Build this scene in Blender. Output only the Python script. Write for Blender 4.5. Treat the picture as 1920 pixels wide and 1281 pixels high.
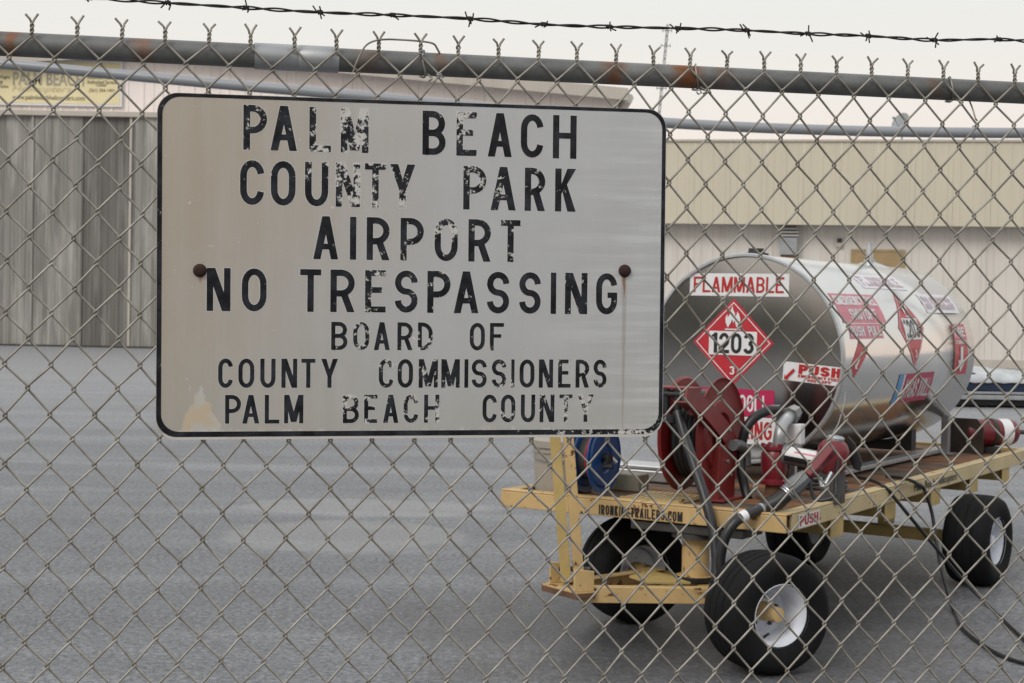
import bpy, bmesh, math, random
from mathutils import Vector, Matrix
random.seed(7)
for o in list(bpy.data.objects): bpy.data.objects.remove(o)
scene = bpy.context.scene
COL = scene.collection

# ------------------------------------------------------------------ camera
FPX, RHO, HC, CX, CY, CAMH = 3000.0, 0.019, 570.0, 960.0, 640.5, 1.377
_p = math.atan((CY - HC) / FPX)
cf = Vector((0, math.cos(_p), -math.sin(_p)))
u0 = Vector((0, math.sin(_p), math.cos(_p))); r0 = Vector((1, 0, 0))
cr = r0 * math.cos(RHO) + u0 * math.sin(RHO)
cu = u0 * math.cos(RHO) - r0 * math.sin(RHO)
cam_d = bpy.data.cameras.new('camera'); cam = bpy.data.objects.new('camera', cam_d); COL.objects.link(cam)
cam_d.sensor_width = 36; cam_d.lens = FPX / 1920 * 36
cam_d.clip_start = 0.05; cam_d.clip_end = 3000
cam_d.dof.use_dof = True; cam_d.dof.focus_distance = 2.9; cam_d.dof.aperture_fstop = 18
cam.matrix_world = Matrix(((cr.x, cu.x, -cf.x, 0), (cr.y, cu.y, -cf.y, 0), (cr.z, cu.z, -cf.z, CAMH), (0, 0, 0, 1)))
scene.camera = cam

# ------------------------------------------------------------------ sky, sun, exposure
SUN_EL, SUN_AZ = math.radians(38), math.radians(215)     # azimuth clockwise from +Y: behind the camera, to its left
world = bpy.data.worlds.new('World'); scene.world = world; world.use_nodes = True
nt = world.node_tree; nt.nodes.clear()
N = nt.nodes.new
out = N('ShaderNodeOutputWorld'); bg = N('ShaderNodeBackground'); bg.inputs['Strength'].default_value = 0.1
sky = N('ShaderNodeTexSky'); sky.sky_type = 'NISHITA'; sky.sun_disc = False
sky.sun_elevation = SUN_EL; sky.sun_rotation = SUN_AZ; sky.dust_density = 6; sky.air_density = 1.2
tc = N('ShaderNodeTexCoord'); sx = N('ShaderNodeSeparateXYZ'); nt.links.new(tc.outputs['Generated'], sx.inputs[0])
ramp = N('ShaderNodeValToRGB'); nt.links.new(sx.outputs['Z'], ramp.inputs[0])
e = ramp.color_ramp.elements
e[0].position = 0.0; e[0].color = (1.0, .85, .75, 1)
e[1].position = 0.30; e[1].color = (.90, .905, .89, 1)
for pos, c in ((1.0, (1.10, 1.12, 1.14, 1)), (.07, (1.0, .865, .755, 1)), (.125, (.93, .875, .815, 1)), (.19, (.885, .885, .85, 1))):
    k = e.new(pos); k.color = c
vm = N('ShaderNodeVectorMath'); vm.operation = 'SCALE'; vm.inputs['Scale'].default_value = 10.0
nt.links.new(ramp.outputs[0], vm.inputs[0])
mixs = N('ShaderNodeMix'); mixs.data_type = 'RGBA'; mixs.inputs[0].default_value = 0.94
nt.links.new(sky.outputs[0], mixs.inputs['A']); nt.links.new(vm.outputs[0], mixs.inputs['B'])
nt.links.new(mixs.outputs['Result'], bg.inputs[0]); nt.links.new(bg.outputs[0], out.inputs[0])
sun_d = bpy.data.lights.new('sun', 'SUN'); sun_d.energy = 1.35; sun_d.angle = math.radians(25); sun_d.color = (1, .95, .88)
sun = bpy.data.objects.new('sun', sun_d); COL.objects.link(sun)
sd = Vector((math.sin(SUN_AZ) * math.cos(SUN_EL), math.cos(SUN_AZ) * math.cos(SUN_EL), math.sin(SUN_EL)))
sun.rotation_euler = sd.to_track_quat('Z', 'Y').to_euler(); sun.location = sd * 30
scene.view_settings.view_transform = 'Standard'; scene.view_settings.look = 'None'
scene.view_settings.exposure = 0.0; scene.view_settings.gamma = 1.0

# ------------------------------------------------------------------ placing helpers
def ray(px, py): return cf + cr * ((px - CX) / FPX) + cu * ((CY - py) / FPX)
CAMP = Vector((0, 0, CAMH))
def at(px, py, Y):
    d = ray(px, py); return CAMP + d * (Y / d.y)
def ground(px, py, z=0.0):
    d = ray(px, py); return CAMP + d * ((z - CAMH) / d.z)
PSI = math.radians(31.6)                                      # heading of the trailer
T0 = Vector((1.075, 6.184, 0))                                # its right front corner on the ground
TR = Matrix.Translation(T0) @ Matrix.Rotation(-PSI, 4, 'Z'); TRI = TR.inverted()
def loc(px, py, axis, val):                                   # pixel on a plane of the trailer's own axes
    c = TRI @ CAMP; d = TRI.to_3x3() @ ray(px, py)
    return c + d * ((val - c[axis]) / d[axis])

# ------------------------------------------------------------------ mesh helpers
def basis(d):
    d = d.normalized(); up = Vector((0, 0, 1)) if abs(d.z) < .95 else Vector((1, 0, 0))
    a = d.cross(up).normalized(); return a, a.cross(d).normalized()
class MB:
    def __init__(s): s.v = []; s.f = []; s.m = []; s.cur = 0
    def add(s, vs, fs):
        b = len(s.v); s.v += [tuple(v) for v in vs]
        for f in fs: s.f.append([i + b for i in f]); s.m.append(s.cur)
        return s
    def box(s, a, b, M=None):
        x0, y0, z0 = a; x1, y1, z1 = b
        vs = [Vector(p) for p in ((x0,y0,z0),(x1,y0,z0),(x1,y1,z0),(x0,y1,z0),(x0,y0,z1),(x1,y0,z1),(x1,y1,z1),(x0,y1,z1))]
        if M: vs = [M @ v for v in vs]
        return s.add(vs, [(3,2,1,0),(4,5,6,7),(0,1,5,4),(1,2,6,5),(2,3,7,6),(3,0,4,7)])
    def bar(s, p, q, w, h, up=None):
        p = Vector(p); q = Vector(q); d = (q - p).normalized()
        if up is None: a, b = basis(d)
        else:
            b0 = Vector(up); a = d.cross(b0).normalized(); b = a.cross(d).normalized()
        vs = [c + a * (sx_ * w / 2) + b * (sy_ * h / 2) for c in (p, q) for sx_, sy_ in ((-1,-1),(1,-1),(1,1),(-1,1))]
        return s.add(vs, [(0,1,2,3),(7,6,5,4),(0,4,5,1),(1,5,6,2),(2,6,7,3),(3,7,4,0)])
    def tube(s, pts, r, n=8, cap=True, rr=None):
        pts = [Vector(p) for p in pts]; vs = []; fs = []
        t0 = (pts[1] - pts[0]).normalized(); a, b = basis(t0)
        for i, p in enumerate(pts):
            t = (pts[min(i + 1, len(pts) - 1)] - pts[max(i - 1, 0)]).normalized()
            a = (a - t * a.dot(t)).normalized(); b = t.cross(a)
            R = rr[i] if rr else r
            for k in range(n):
                an = 2 * math.pi * k / n; vs.append(p + (a * math.cos(an) + b * math.sin(an)) * R)
        for i in range(len(pts) - 1):
            for k in range(n):
                k2 = (k + 1) % n; fs.append((i*n+k, i*n+k2, (i+1)*n+k2, (i+1)*n+k))
        if cap:
            fs.append(tuple(range(n - 1, -1, -1))); L_ = (len(pts) - 1) * n; fs.append(tuple(range(L_, L_ + n)))
        return s.add(vs, fs)
    def lathe(s, prof, c, axis, n=32, a0=0.0, a1=2*math.pi):      # prof: (radius, distance along axis)
        c = Vector(c); axis = Vector(axis).normalized(); a, b = basis(axis); full = abs(a1 - a0 - 2*math.pi) < 1e-6
        m = n if full else n + 1; vs = []; fs = []
        for (R, h) in prof:
            for k in range(m):
                an = a0 + (a1 - a0) * k / n; vs.append(c + axis * h + (a * math.cos(an) + b * math.sin(an)) * R)
        for i in range(len(prof) - 1):
            for k in range(n):
                k2 = (k + 1) % m; fs.append((i*m+k, i*m+k2, (i+1)*m+k2, (i+1)*m+k))
        return s.add(vs, fs)
    def prism(s, poly, dvec):                                     # flat outline, extruded
        poly = [Vector(p) for p in poly]; d = Vector(dvec); n = len(poly)
        return s.add(poly + [p + d for p in poly], [tuple(range(n - 1, -1, -1)), tuple(range(n, 2*n))] + [(i, (i+1) % n, n + (i+1) % n, n + i) for i in range(n)])
    def build(s, name, mats, parent=None, smooth=None, bevel=0.0):
        me = bpy.data.meshes.new(name); me.from_pydata(s.v, [], s.f)
        for m in (mats if isinstance(mats, (list, tuple)) else [mats]): me.materials.append(m)
        for p, i in zip(me.polygons, s.m): p.material_index = i
        bm = bmesh.new(); bm.from_mesh(me); bmesh.ops.recalc_face_normals(bm, faces=bm.faces)
        if smooth is not None:
            for f in bm.faces: f.smooth = True
            for ed in bm.edges:
                if len(ed.link_faces) == 2 and ed.calc_face_angle(0) > math.radians(smooth): ed.smooth = False
        bm.to_mesh(me); bm.free()
        o = bpy.data.objects.new(name, me); COL.objects.link(o)
        if parent: o.parent = parent
        if bevel:
            bv = o.modifiers.new('bevel', 'BEVEL'); bv.width = bevel; bv.segments = 2; bv.limit_method = 'ANGLE'; bv.angle_limit = math.radians(40)
        return o
def tag(o, label=None, cat=None, group=None, kind=None):
    if label: o['label'] = label
    if cat: o['category'] = cat
    if group: o['group'] = group
    if kind: o['kind'] = kind
    return o
def empty(name, M, label=None, cat=None, group=None):
    o = bpy.data.objects.new(name, None); COL.objects.link(o); o.empty_display_size = .1
    o.matrix_world = M if isinstance(M, Matrix) else Matrix.Translation(Vector(M))
    return tag(o, label, cat, group)
def catmull(pts, n=8):
    pts = [Vector(p) for p in pts]; P = [pts[0]*2 - pts[1]] + pts + [pts[-1]*2 - pts[-2]]; r_ = []
    for i in range(1, len(P) - 2):
        for k in range(n):
            t = k / n; a, b, c, d = P[i-1], P[i], P[i+1], P[i+2]
            r_.append(.5*((2*b) + (c-a)*t + (2*a-5*b+4*c-d)*t*t + (3*b-a-3*c+d)*t**3))
    r_.append(pts[-1]); return r_

# ------------------------------------------------------------------ materials
class NT:
    def __init__(s, name):
        s.mat = bpy.data.materials.new(name); s.mat.use_nodes = True; s.t = s.mat.node_tree
        s.b = s.t.nodes['Principled BSDF']; s.tc = s.t.nodes.new('ShaderNodeTexCoord')
    def n(s, t, **k):
        nd = s.t.nodes.new(t)
        for a, v in k.items(): setattr(nd, a, v)
        return nd
    def l(s, a, b): s.t.links.new(a, b)
    def mapc(s, scale=(1,1,1), locn=(0,0,0), src='Object'):
        m = s.n('ShaderNodeMapping'); m.inputs['Scale'].default_value = scale; m.inputs['Location'].default_value = locn
        s.l(s.tc.outputs[src], m.inputs[0]); return m.outputs[0]
    def noise(s, scale, detail=5, rough=.55, vec=None, dist=0.0):
        nd = s.n('ShaderNodeTexNoise'); nd.inputs['Scale'].default_value = scale; nd.inputs['Detail'].default_value = detail
        nd.inputs['Roughness'].default_value = rough; nd.inputs['Distortion'].default_value = dist
        s.l(vec if vec is not None else s.tc.outputs['Object'], nd.inputs['Vector']); return nd.outputs['Fac']
    def ramp(s, fac, stops):
        r_ = s.n('ShaderNodeValToRGB'); el = r_.color_ramp.elements
        while len(el) < len(stops): el.new(.5)
        for x, (p, c) in zip(el, stops):
            x.position = p; x.color = (c, c, c, 1) if not hasattr(c, '__len__') else (*c, 1)
        s.l(fac, r_.inputs[0]); return r_.outputs[0]
    def mix(s, fac, a, b, mode='MIX'):
        m = s.n('ShaderNodeMix', data_type='RGBA', blend_type=mode)
        for sock, v in ((m.inputs[0], fac), (m.inputs['A'], a), (m.inputs['B'], b)):
            if hasattr(v, 'is_output'): s.l(v, sock)
            elif hasattr(v, '__len__'): sock.default_value = (*v[:3], 1)
            else: sock.default_value = v
        return m.outputs['Result']
    def math(s, op, a, b=None, clamp=False):
        m = s.n('ShaderNodeMath', operation=op, use_clamp=clamp)
        for i, v in enumerate((a, b)):
            if v is None: continue
            if hasattr(v, 'is_output'): s.l(v, m.inputs[i])
            else: m.inputs[i].default_value = v
        return m.outputs[0]
    def sep(s, src='Object'):
        m = s.n('ShaderNodeSeparateXYZ'); s.l(s.tc.outputs[src], m.inputs[0]); return m.outputs
    def bump(s, h, strength=.3, dist=.01):
        b_ = s.n('ShaderNodeBump'); b_.inputs['Strength'].default_value = strength; b_.inputs['Distance'].default_value = dist
        s.l(h, b_.inputs['Height']); s.l(b_.outputs[0], s.b.inputs['Normal'])
    def fin(s, col=None, rough=.5, metal=0.0, spec=None):
        for k, v in (('Base Color', col), ('Roughness', rough), ('Metallic', metal), ('Specular IOR Level', spec)):
            if v is None: continue
            if hasattr(v, 'is_output'): s.l(v, s.b.inputs[k])
            elif hasattr(v, '__len__'): s.b.inputs[k].default_value = (*v, 1)
            else: s.b.inputs[k].default_value = v
        return s.mat
RUST1, RUST2 = (.16, .062, .025), (.055, .026, .016)
def paint(name, c, rough=.5, metal=0.0, var=.18, scale=6.0, rust=0.0, rscale=9.0, dirt=.0, bump=.15, spec=None, grain=120.0):
    w = NT(name); n1 = w.noise(scale, 6); n2 = w.noise(grain, 3)
    lo = tuple(x * (1 - var) for x in c); hi = tuple(min(1, x * (1 + var * .6)) for x in c)
    col = w.mix(w.ramp(n1, [(.3, 0), (.7, 1)]), lo, hi)
    col = w.mix(w.math('MULTIPLY', n2, .25), col, tuple(x * .75 for x in c))
    if dirt:
        d = w.ramp(w.noise(scale * .6, 8, .7), [(.45, 0), (.75, 1)])
        col = w.mix(w.math('MULTIPLY', d, dirt), col, (.09, .08, .07))
    rg = rough
    if rust:
        rn = w.noise(rscale, 9, .68, dist=.3); lim = .72 - rust * .3
        msk = w.ramp(rn, [(lim, 0), (lim + .03, 1)])
        rc = w.mix(w.noise(60, 4), RUST1, RUST2); col = w.mix(msk, col, rc)
        rg = w.math('ADD', w.math('MULTIPLY', msk, .9 - rough), rough)
        w.bump(w.math('SUBTRACT', n2, w.math('MULTIPLY', msk, .8)), bump, .003)
    elif bump: w.bump(w.math('ADD', n2, n1), bump, .002)
    return w.fin(col, rg, metal, spec)

M = {}
M['yellow'] = paint('weathered_yellow_paint', (.55, .375, .165), .55, var=.2, scale=5, rust=.46, rscale=17, dirt=.35)
M['yellow2'] = paint('dull_yellow_paint', (.46, .33, .12), .6, var=.2, scale=7, rust=.22, rscale=14, dirt=.35)
M['pale_yellow'] = paint('faded_yellow_paint', (.55, .435, .235), .55, var=.14, scale=4, rust=.36, rscale=16, dirt=.3)
M['rusty'] = paint('rusty_steel', (.13, .065, .035), .9, var=.5, scale=14, bump=.5)
M['red'] = paint('faded_red_enamel', (.19, .014, .014), .42, var=.3, scale=7, dirt=.3, bump=.06)
M['red2'] = paint('glossy_red_paint', (.16, .010, .018), .34, var=.2, scale=9, dirt=.2, bump=.05)
M['blue'] = paint('blue_enamel', (.008, .07, .24), .35, var=.2, scale=6, dirt=.15, bump=.05)
M['rubber'] = paint('black_tyre_rubber', (.0065, .0068, .0075), .8, var=.4, scale=9, bump=.35, grain=90, spec=.22)
M['hose'] = paint('black_hose_rubber', (.016, .017, .02), .38, var=.3, scale=20, bump=.1)
M['black'] = paint('black_plastic', (.014, .014, .016), .45, var=.3)
M['white'] = paint('white_rim_paint', (.70, .73, .80), .4, var=.12, scale=14, dirt=.3, bump=.08)
M['zinc'] = paint('zinc_fitting', (.45, .46, .48), .38, .8, var=.25, scale=20, bump=.15)
M['grey_metal'] = paint('grey_cast_fitting', (.19, .20, .21), .45, .5, var=.3, scale=18, dirt=.3, bump=.2)
M['steel'] = paint('dark_steel', (.07, .068, .066), .55, .5, var=.4, scale=12, rust=.2)
M['brown_plate'] = paint('brown_bracket_steel', (.045, .033, .026), .6, .2, var=.5, scale=15, rust=.25)
M['plastic_white'] = paint('dirty_white_plastic', (.36, .325, .275), .5, var=.16, scale=7, dirt=.4, bump=.04)
M['label_white'] = paint('white_vinyl', (.74, .74, .75), .4, var=.06, scale=18, dirt=.12, bump=.03)
M['label_red'] = paint('red_vinyl', (.47, .022, .035), .38, var=.10, scale=14, bump=.02)
M['label_magenta'] = paint('crimson_vinyl', (.45, .018, .085), .38, var=.1, scale=14, bump=.02)
M['label_pink'] = paint('sun_faded_red_vinyl', (.60, .20, .25), .5, var=.2, scale=16, bump=.02)
M['label_lilac'] = paint('sun_faded_vinyl', (.72, .70, .74), .5, var=.08, scale=16, bump=.02)
M['label_blue'] = paint('blue_vinyl', (.10, .32, .60), .4, var=.1, bump=.02)
M['ink_black'] = paint('black_ink', (.012, .012, .014), .45, var=.2, bump=0)
M['ink_red'] = paint('red_ink', (.42, .012, .012), .45, var=.12, bump=0)
M['ink_pale'] = paint('faded_ink', (.52, .42, .46), .5, var=.2, scale=30, bump=0)
M['wood'] = paint('weathered_deck_wood', (.17, .082, .038), .85, var=.6, scale=10, dirt=.6, bump=.5)
M['wood2'] = paint('grey_deck_wood', (.10, .07, .05), .85, var=.6, scale=12, dirt=.6, bump=.5)
M['wood3'] = paint('rust_stained_deck', (.21, .088, .032), .85, var=.6, scale=8, dirt=.5, bump=.5)
M['lumber'] = paint('grey_lumber', (.26, .25, .20), .8, var=.25, scale=12, bump=.3)
M['alu'] = paint('aluminium_sheet', (.62, .64, .66), .35, .9, var=.12, scale=10, bump=.06)

w = NT('galvanised_chain_wire'); n1 = w.noise(25, 6); n2 = w.noise(4, 3)
col = w.mix(w.ramp(n1, [(.35, 0), (.7, 1)]), (.20, .182, .155), (.40, .38, .335))
col = w.mix(w.ramp(n2, [(.55, 0), (.75, 1)]), col, (.15, .122, .09)); w.bump(n1, .25, .001)
M['wire'] = w.fin(col, .52, .45)
w = NT('galvanised_pipe'); v = w.mapc((1, 1, 1)); n1 = w.noise(7, 8, .65); n2 = w.noise(3.2, 4, .5, w.mapc((1.0, 2.5, .6), (3, 1, 2)))
col = w.mix(w.ramp(n1, [(.3, 0), (.7, 1)]), (.10, .102, .10), (.205, .207, .203))
xr_ = w.math('ADD', w.sep()[0], w.math('MULTIPLY', w.math('SUBTRACT', w.noise(30, 5, .6), .5), .05)); rm = None
for px_, wd_, am_ in ((-.862, .016, 1.0), (-.645, .020, .6), (-.135, .012, .55), (.178, .030, .95), (.318, .034, 1.0), (.385, .03, .4), (-.26, .03, .3), (.80, .02, .5), (1.1, .05, .8), (-1.15, .04, .8)):
    g_ = w.math('MULTIPLY', w.ramp(w.math('DIVIDE', w.math('ABSOLUTE', w.math('SUBTRACT', xr_, px_)), wd_), [(.3, 1), (1.0, 0)]), am_)
    rm = g_ if rm is None else w.math('MAXIMUM', rm, g_)
rm = w.math('MULTIPLY', rm, w.ramp(w.noise(14, 8, .7), [(.32, .45), (.6, 1)]))
col = w.mix(w.math('MULTIPLY', rm, .95), col, w.mix(w.noise(20, 4), (.30, .095, .02), (.10, .05, .025)))
sc = w.ramp(w.noise(3, 5, .7, w.mapc((2, 40, 40))), [(.6, 0), (.72, 1)])
col = w.mix(w.math('MULTIPLY', sc, .5), col, (.10, .10, .10)); w.bump(n1, .15, .001)
M['galv'] = w.fin(col, .5, .4)
M['galv_light'] = paint('pale_galvanised', (.40, .41, .42), .42, .55, var=.2, scale=9, bump=.1)
M['barb'] = paint('rusted_dark_wire', (.028, .023, .020), .8, .2, var=.5, scale=60, bump=.2)
M['pipe_grey'] = paint('smooth_grey_pipe', (.28, .295, .32), .38, .15, var=.06, scale=3, bump=.02)

# brushed aluminium of the tank
w = NT('brushed_aluminium'); st = w.noise(3, 6, .6, w.mapc((60, 1.2, 60))); bl = w.noise(2.6, 5, .6)
col = w.mix(bl, (.66, .655, .64), (.76, .76, .755)); col = w.mix(w.math('MULTIPLY', w.ramp(w.noise(5, 7, .7), [(.55, 0), (.8, 1)]), .35), col, (.36, .35, .33))
rg = w.math('ADD', w.math('MULTIPLY', st, .10), .09); w.bump(w.math('ADD', st, w.math('MULTIPLY', bl, .8)), .04, .004)
M['tank'] = w.fin(col, rg, 1.0)
M['tank_head'] = paint('darkened_aluminium_head', (.45, .44, .43), .15, 1.0, var=.12, scale=3, bump=.03)  # same metal, base colour darkened for the dark surroundings the head reflects

# apron: old grey asphalt, patched and stained
w = NT('weathered_asphalt')
big = w.noise(.16, 6, .6); mid = w.noise(1.3, 9, .68); fine = w.noise(24, 8, .75); grit = w.noise(170, 2, .6); dark = w.noise(42, 5, .7)
strk = w.noise(.8, 8, .68, w.mapc((.22, 1.5, 1)))
col = w.mix(w.ramp(big, [(.36, 0), (.62, 1)]), (.098, .102, .114), (.158, .164, .183))
col = w.mix(w.math('MULTIPLY', w.ramp(mid, [(.44, 0), (.58, 1)]), .5), col, (.072, .073, .079))
col = w.mix(w.math('MULTIPLY', w.ramp(strk, [(.50, 0), (.62, 1)]), .5), col, (.225, .231, .248))
dk = w.ramp(w.noise(.5, 10, .74, w.mapc((.6, 1.3, 1), (4.1, 2.2, 0))), [(.53, 0), (.64, 1)])
col = w.mix(w.math('MULTIPLY', dk, .6), col, (.055, .055, .057))
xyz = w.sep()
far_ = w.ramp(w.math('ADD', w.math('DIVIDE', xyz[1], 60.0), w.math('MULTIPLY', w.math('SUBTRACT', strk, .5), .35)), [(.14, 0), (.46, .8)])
col = w.mix(far_, col, (.34, .345, .36))                       # paler paving towards the hangar, grazing sky sheen put into its colour
col = w.mix(w.ramp(fine, [(.36, .6), (.49, 0)]), col, (.04, .041, .044))
col = w.mix(w.ramp(fine, [(.53, 0), (.66, .45)]), col, (.29, .295, .31))
col = w.mix(w.ramp(dark, [(.405, .9), (.465, 0)]), col, (.028, .028, .03))
col = w.mix(w.ramp(dark, [(.56, 0), (.62, .75)]), col, (.29, .296, .31))
col = w.mix(w.ramp(grit, [(.58, 0), (.66, .85)]), col, (.37, .372, .38))
xyz = w.sep()
# two pale worn patches that lie on the apron
wob = w.math('MULTIPLY', w.math('SUBTRACT', w.noise(1.5, 8, .68), .5), 1.5)
for (cx_, cy_, ax_, ay_, amt) in ((-.93, 10.65, .95, .50, .42), (-.95, 9.35, .75, .72, .36)):
    dx = w.math('DIVIDE', w.math('SUBTRACT', xyz[0], cx_), ax_); dy = w.math('DIVIDE', w.math('SUBTRACT', xyz[1], cy_), ay_)
    rr_ = w.math('ADD', w.math('ADD', w.math('MULTIPLY', dx, dx), w.math('MULTIPLY', dy, dy)), wob)
    col = w.mix(w.math('MULTIPLY', w.ramp(rr_, [(.7, 1), (.95, 0)]), amt), col, (.30, .30, .29))
# soft shade under and around the trailer, painted into the asphalt
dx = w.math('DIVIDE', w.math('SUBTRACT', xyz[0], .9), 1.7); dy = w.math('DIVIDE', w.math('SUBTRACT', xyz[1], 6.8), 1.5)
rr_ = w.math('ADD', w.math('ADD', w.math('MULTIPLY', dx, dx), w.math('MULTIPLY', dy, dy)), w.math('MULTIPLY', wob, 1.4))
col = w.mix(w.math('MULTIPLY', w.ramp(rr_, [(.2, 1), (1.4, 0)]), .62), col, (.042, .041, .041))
w.bump(w.math('ADD', w.math('ADD', dark, w.math('MULTIPLY', grit, .6)), w.math('MULTIPLY', fine, .8)), .3, .006)
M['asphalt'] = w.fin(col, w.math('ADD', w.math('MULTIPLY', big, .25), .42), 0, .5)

# hangar cladding and doors
def cladding(name, c, streak, dirty, rough=.55, amt=.35, strip=9.0):
    w = NT(name); s1 = w.noise(1, 8, .65, w.mapc((strip, strip, .12))); s2 = w.noise(.7, 5); s3 = w.noise(1, 6, .6, w.mapc((2.2, 2.2, .25), (5, 3, 1)))
    col = w.mix(w.math('MULTIPLY', w.ramp(s1, [(.4, 0), (.68, 1)]), amt), c, streak)
    col = w.mix(w.math('MULTIPLY', w.ramp(s3, [(.48, 0), (.7, 1)]), amt), col, dirty)
    col = w.mix(w.math('MULTIPLY', w.ramp(s2, [(.4, 0), (.7, 1)]), .2), col, tuple(min(1, x*1.2) for x in c))
    return w.fin(col, rough)
M['clad_pink'] = cladding('pinkish_white_cladding', (.86, .785, .75), (.78, .69, .65), (.70, .64, .60), amt=.3)
M['clad_cream'] = cladding('cream_fascia_cladding', (.53, .485, .385), (.48, .44, .345), (.42, .385, .31), amt=.4)
M['clad_wall'] = cladding('dusty_white_cladding', (.63, .595, .55), (.53, .495, .455), (.48, .44, .40), amt=.45)
M['door_grey'] = cladding('weathered_grey_door', (.26, .248, .23), (.095, .09, .084), (.50, .485, .46), .75, .85, 8)
M['door_grey2'] = cladding('dark_weathered_door', (.165, .155, .142), (.065, .061, .057), (.30, .29, .27), .75, .8, 8)
M['trim'] = cladding('beige_trim', (.46, .42, .37), (.36, .33, .29), (.33, .3, .26))
M['roof'] = cladding('grey_roof_sheet', (.40, .39, .37), (.33, .32, .30), (.28, .27, .25))
M['tan_door'] = paint('tan_door_paint', (.36, .255, .13), .5, var=.15, scale=2, dirt=.2)
M['banner'] = paint('pale_yellow_vinyl', (.80, .70, .42), .55, var=.06, scale=2, bump=0)
M['banner_ink'] = paint('brown_banner_ink', (.10, .085, .05), .6, var=.2, bump=0)
M['banner_ghost'] = paint('faded_banner_ink', (.60, .52, .31), .6, var=.2, scale=4, bump=0)
M['banner_grey'] = paint('grey_banner_ink', (.40, .37, .29), .6, var=.25, scale=4, bump=0)
M['mast'] = paint('far_mast_steel', (.22, .22, .22), .6, .2)
M['dish'] = paint('grey_dish', (.30, .32, .33), .5)
M['navy'] = paint('navy_paint', (.010, .022, .055), .35, var=.2)
M['tarp'] = paint('crumpled_plastic_sheet', (.46, .48, .50), .35, var=.25, scale=4, bump=.2)

# the sign's sheeting: aged, beige towards the left, rubbed to the right, rust below the right bolt
w = NT('aged_sign_sheeting'); xyz = w.sep(); X, Z = xyz[0], xyz[2]
gx = w.math('ADD', w.math('MULTIPLY', w.math('ADD', X, .45), 1.1), w.math('MULTIPLY', w.math('SUBTRACT', w.noise(3, 5), .5), .5))
gx = w.math('SUBTRACT', gx, w.math('MULTIPLY', w.math('ADD', Z, .1), .25))
col = w.mix(w.ramp(gx, [(.0, 0), (.55, 1)]), (.43, .37, .30), (.49, .495, .505))
low = w.ramp(w.math('ADD', w.math('MULTIPLY', Z, -3), w.math('MULTIPLY', w.noise(6, 6), .3)), [(.45, 0), (1.0, .6)])
col = w.mix(low, col, (.42, .40, .345))
cl = w.noise(5, 7, .6); col = w.mix(w.math('MULTIPLY', w.ramp(cl, [(.4, 0), (.7, 1)]), .2), col, (.33, .315, .295))
vs_ = w.noise(1, 6, .6, w.mapc((28, 1, 1.5))); col = w.mix(w.math('MULTIPLY', w.ramp(vs_, [(.45, 0), (.7, 1)]), .2), col, (.55, .545, .54))
# horizontal rubbed streaks on the right
hs = w.ramp(w.noise(1, 6, .6, w.mapc((2.6, 1, 42))), [(.47, 0), (.62, 1)])
hm = w.ramp(w.math('ADD', X, w.math('MULTIPLY', w.noise(4, 3), .3)), [(.36, 0), (.58, 1)])
col = w.mix(w.math('MULTIPLY', w.math('MULTIPLY', hs, hm), .6), col, (.63, .64, .65))
# fine scratches
for sc_, ph in (((3, 1, 160), 0), ((22, 1, 90), 5)):
    m_ = w.n('ShaderNodeMapping'); m_.inputs['Scale'].default_value = sc_; m_.inputs['Rotation'].default_value = (0, .25 + ph * .1, 0); m_.inputs['Location'].default_value = (ph, 0, ph)
    w.l(w.tc.outputs['Object'], m_.inputs[0])
    s_ = w.ramp(w.noise(1, 4, .6, m_.outputs[0]), [(.70, 0), (.74, 1)]); col = w.mix(w.math('MULTIPLY', s_, .35), col, (.70, .69, .67))
sp = w.ramp(w.noise(70, 3, .6), [(.70, 0), (.74, 1)]); col = w.mix(w.math('MULTIPLY', sp, .5), col, (.68, .66, .62))
# rust trail under the right bolt and a short one under the left
for bx, bz, ln, wd, amt in ((.372, .003, .05, .006, .9), (.372, .003, .36, .007, .38), (-.374, -.006, .022, .012, .5)):
    dx = w.math('ABSOLUTE', w.math('ADD', w.math('SUBTRACT', X, bx), w.math('MULTIPLY', w.math('SUBTRACT', w.noise(40, 3), .5), .006)))
    t_ = w.math('DIVIDE', w.math('SUBTRACT', bz, Z), ln)
    wid = w.math('MULTIPLY', w.math('SUBTRACT', 1.0, t_), wd)
    inx = w.ramp(w.math('DIVIDE', dx, w.math('MAXIMUM', wid, .0006)), [(.4, 1), (1.0, 0)])
    inz = w.math('MULTIPLY', w.math('GREATER_THAN', t_, 0), w.math('LESS_THAN', t_, 1))
    col = w.mix(w.math('MULTIPLY', w.math('MULTIPLY', inx, inz), amt), col, (.26, .10, .03) if amt > .4 else (.24, .19, .13))
# peeled corner at the lower left
dx = w.math('ABSOLUTE', w.math('ADD', X, .372)); hh = w.math('SUBTRACT', .085, w.math('MULTIPLY', dx, 2.1))
hh = w.math('ADD', hh, w.math('MULTIPLY', w.math('SUBTRACT', w.noise(45, 6, .65), .5), .07))
pe = w.ramp(w.math('SUBTRACT', hh, w.math('ADD', Z, .283)), [(.0, 0), (.008, 1)])
col = w.mix(w.math('MULTIPLY', pe, .85), col, w.mix(w.ramp(w.noise(22, 4), [(.42, 0), (.6, 1)]), (.54, .54, .52), (.58, .47, .33)))
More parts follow.
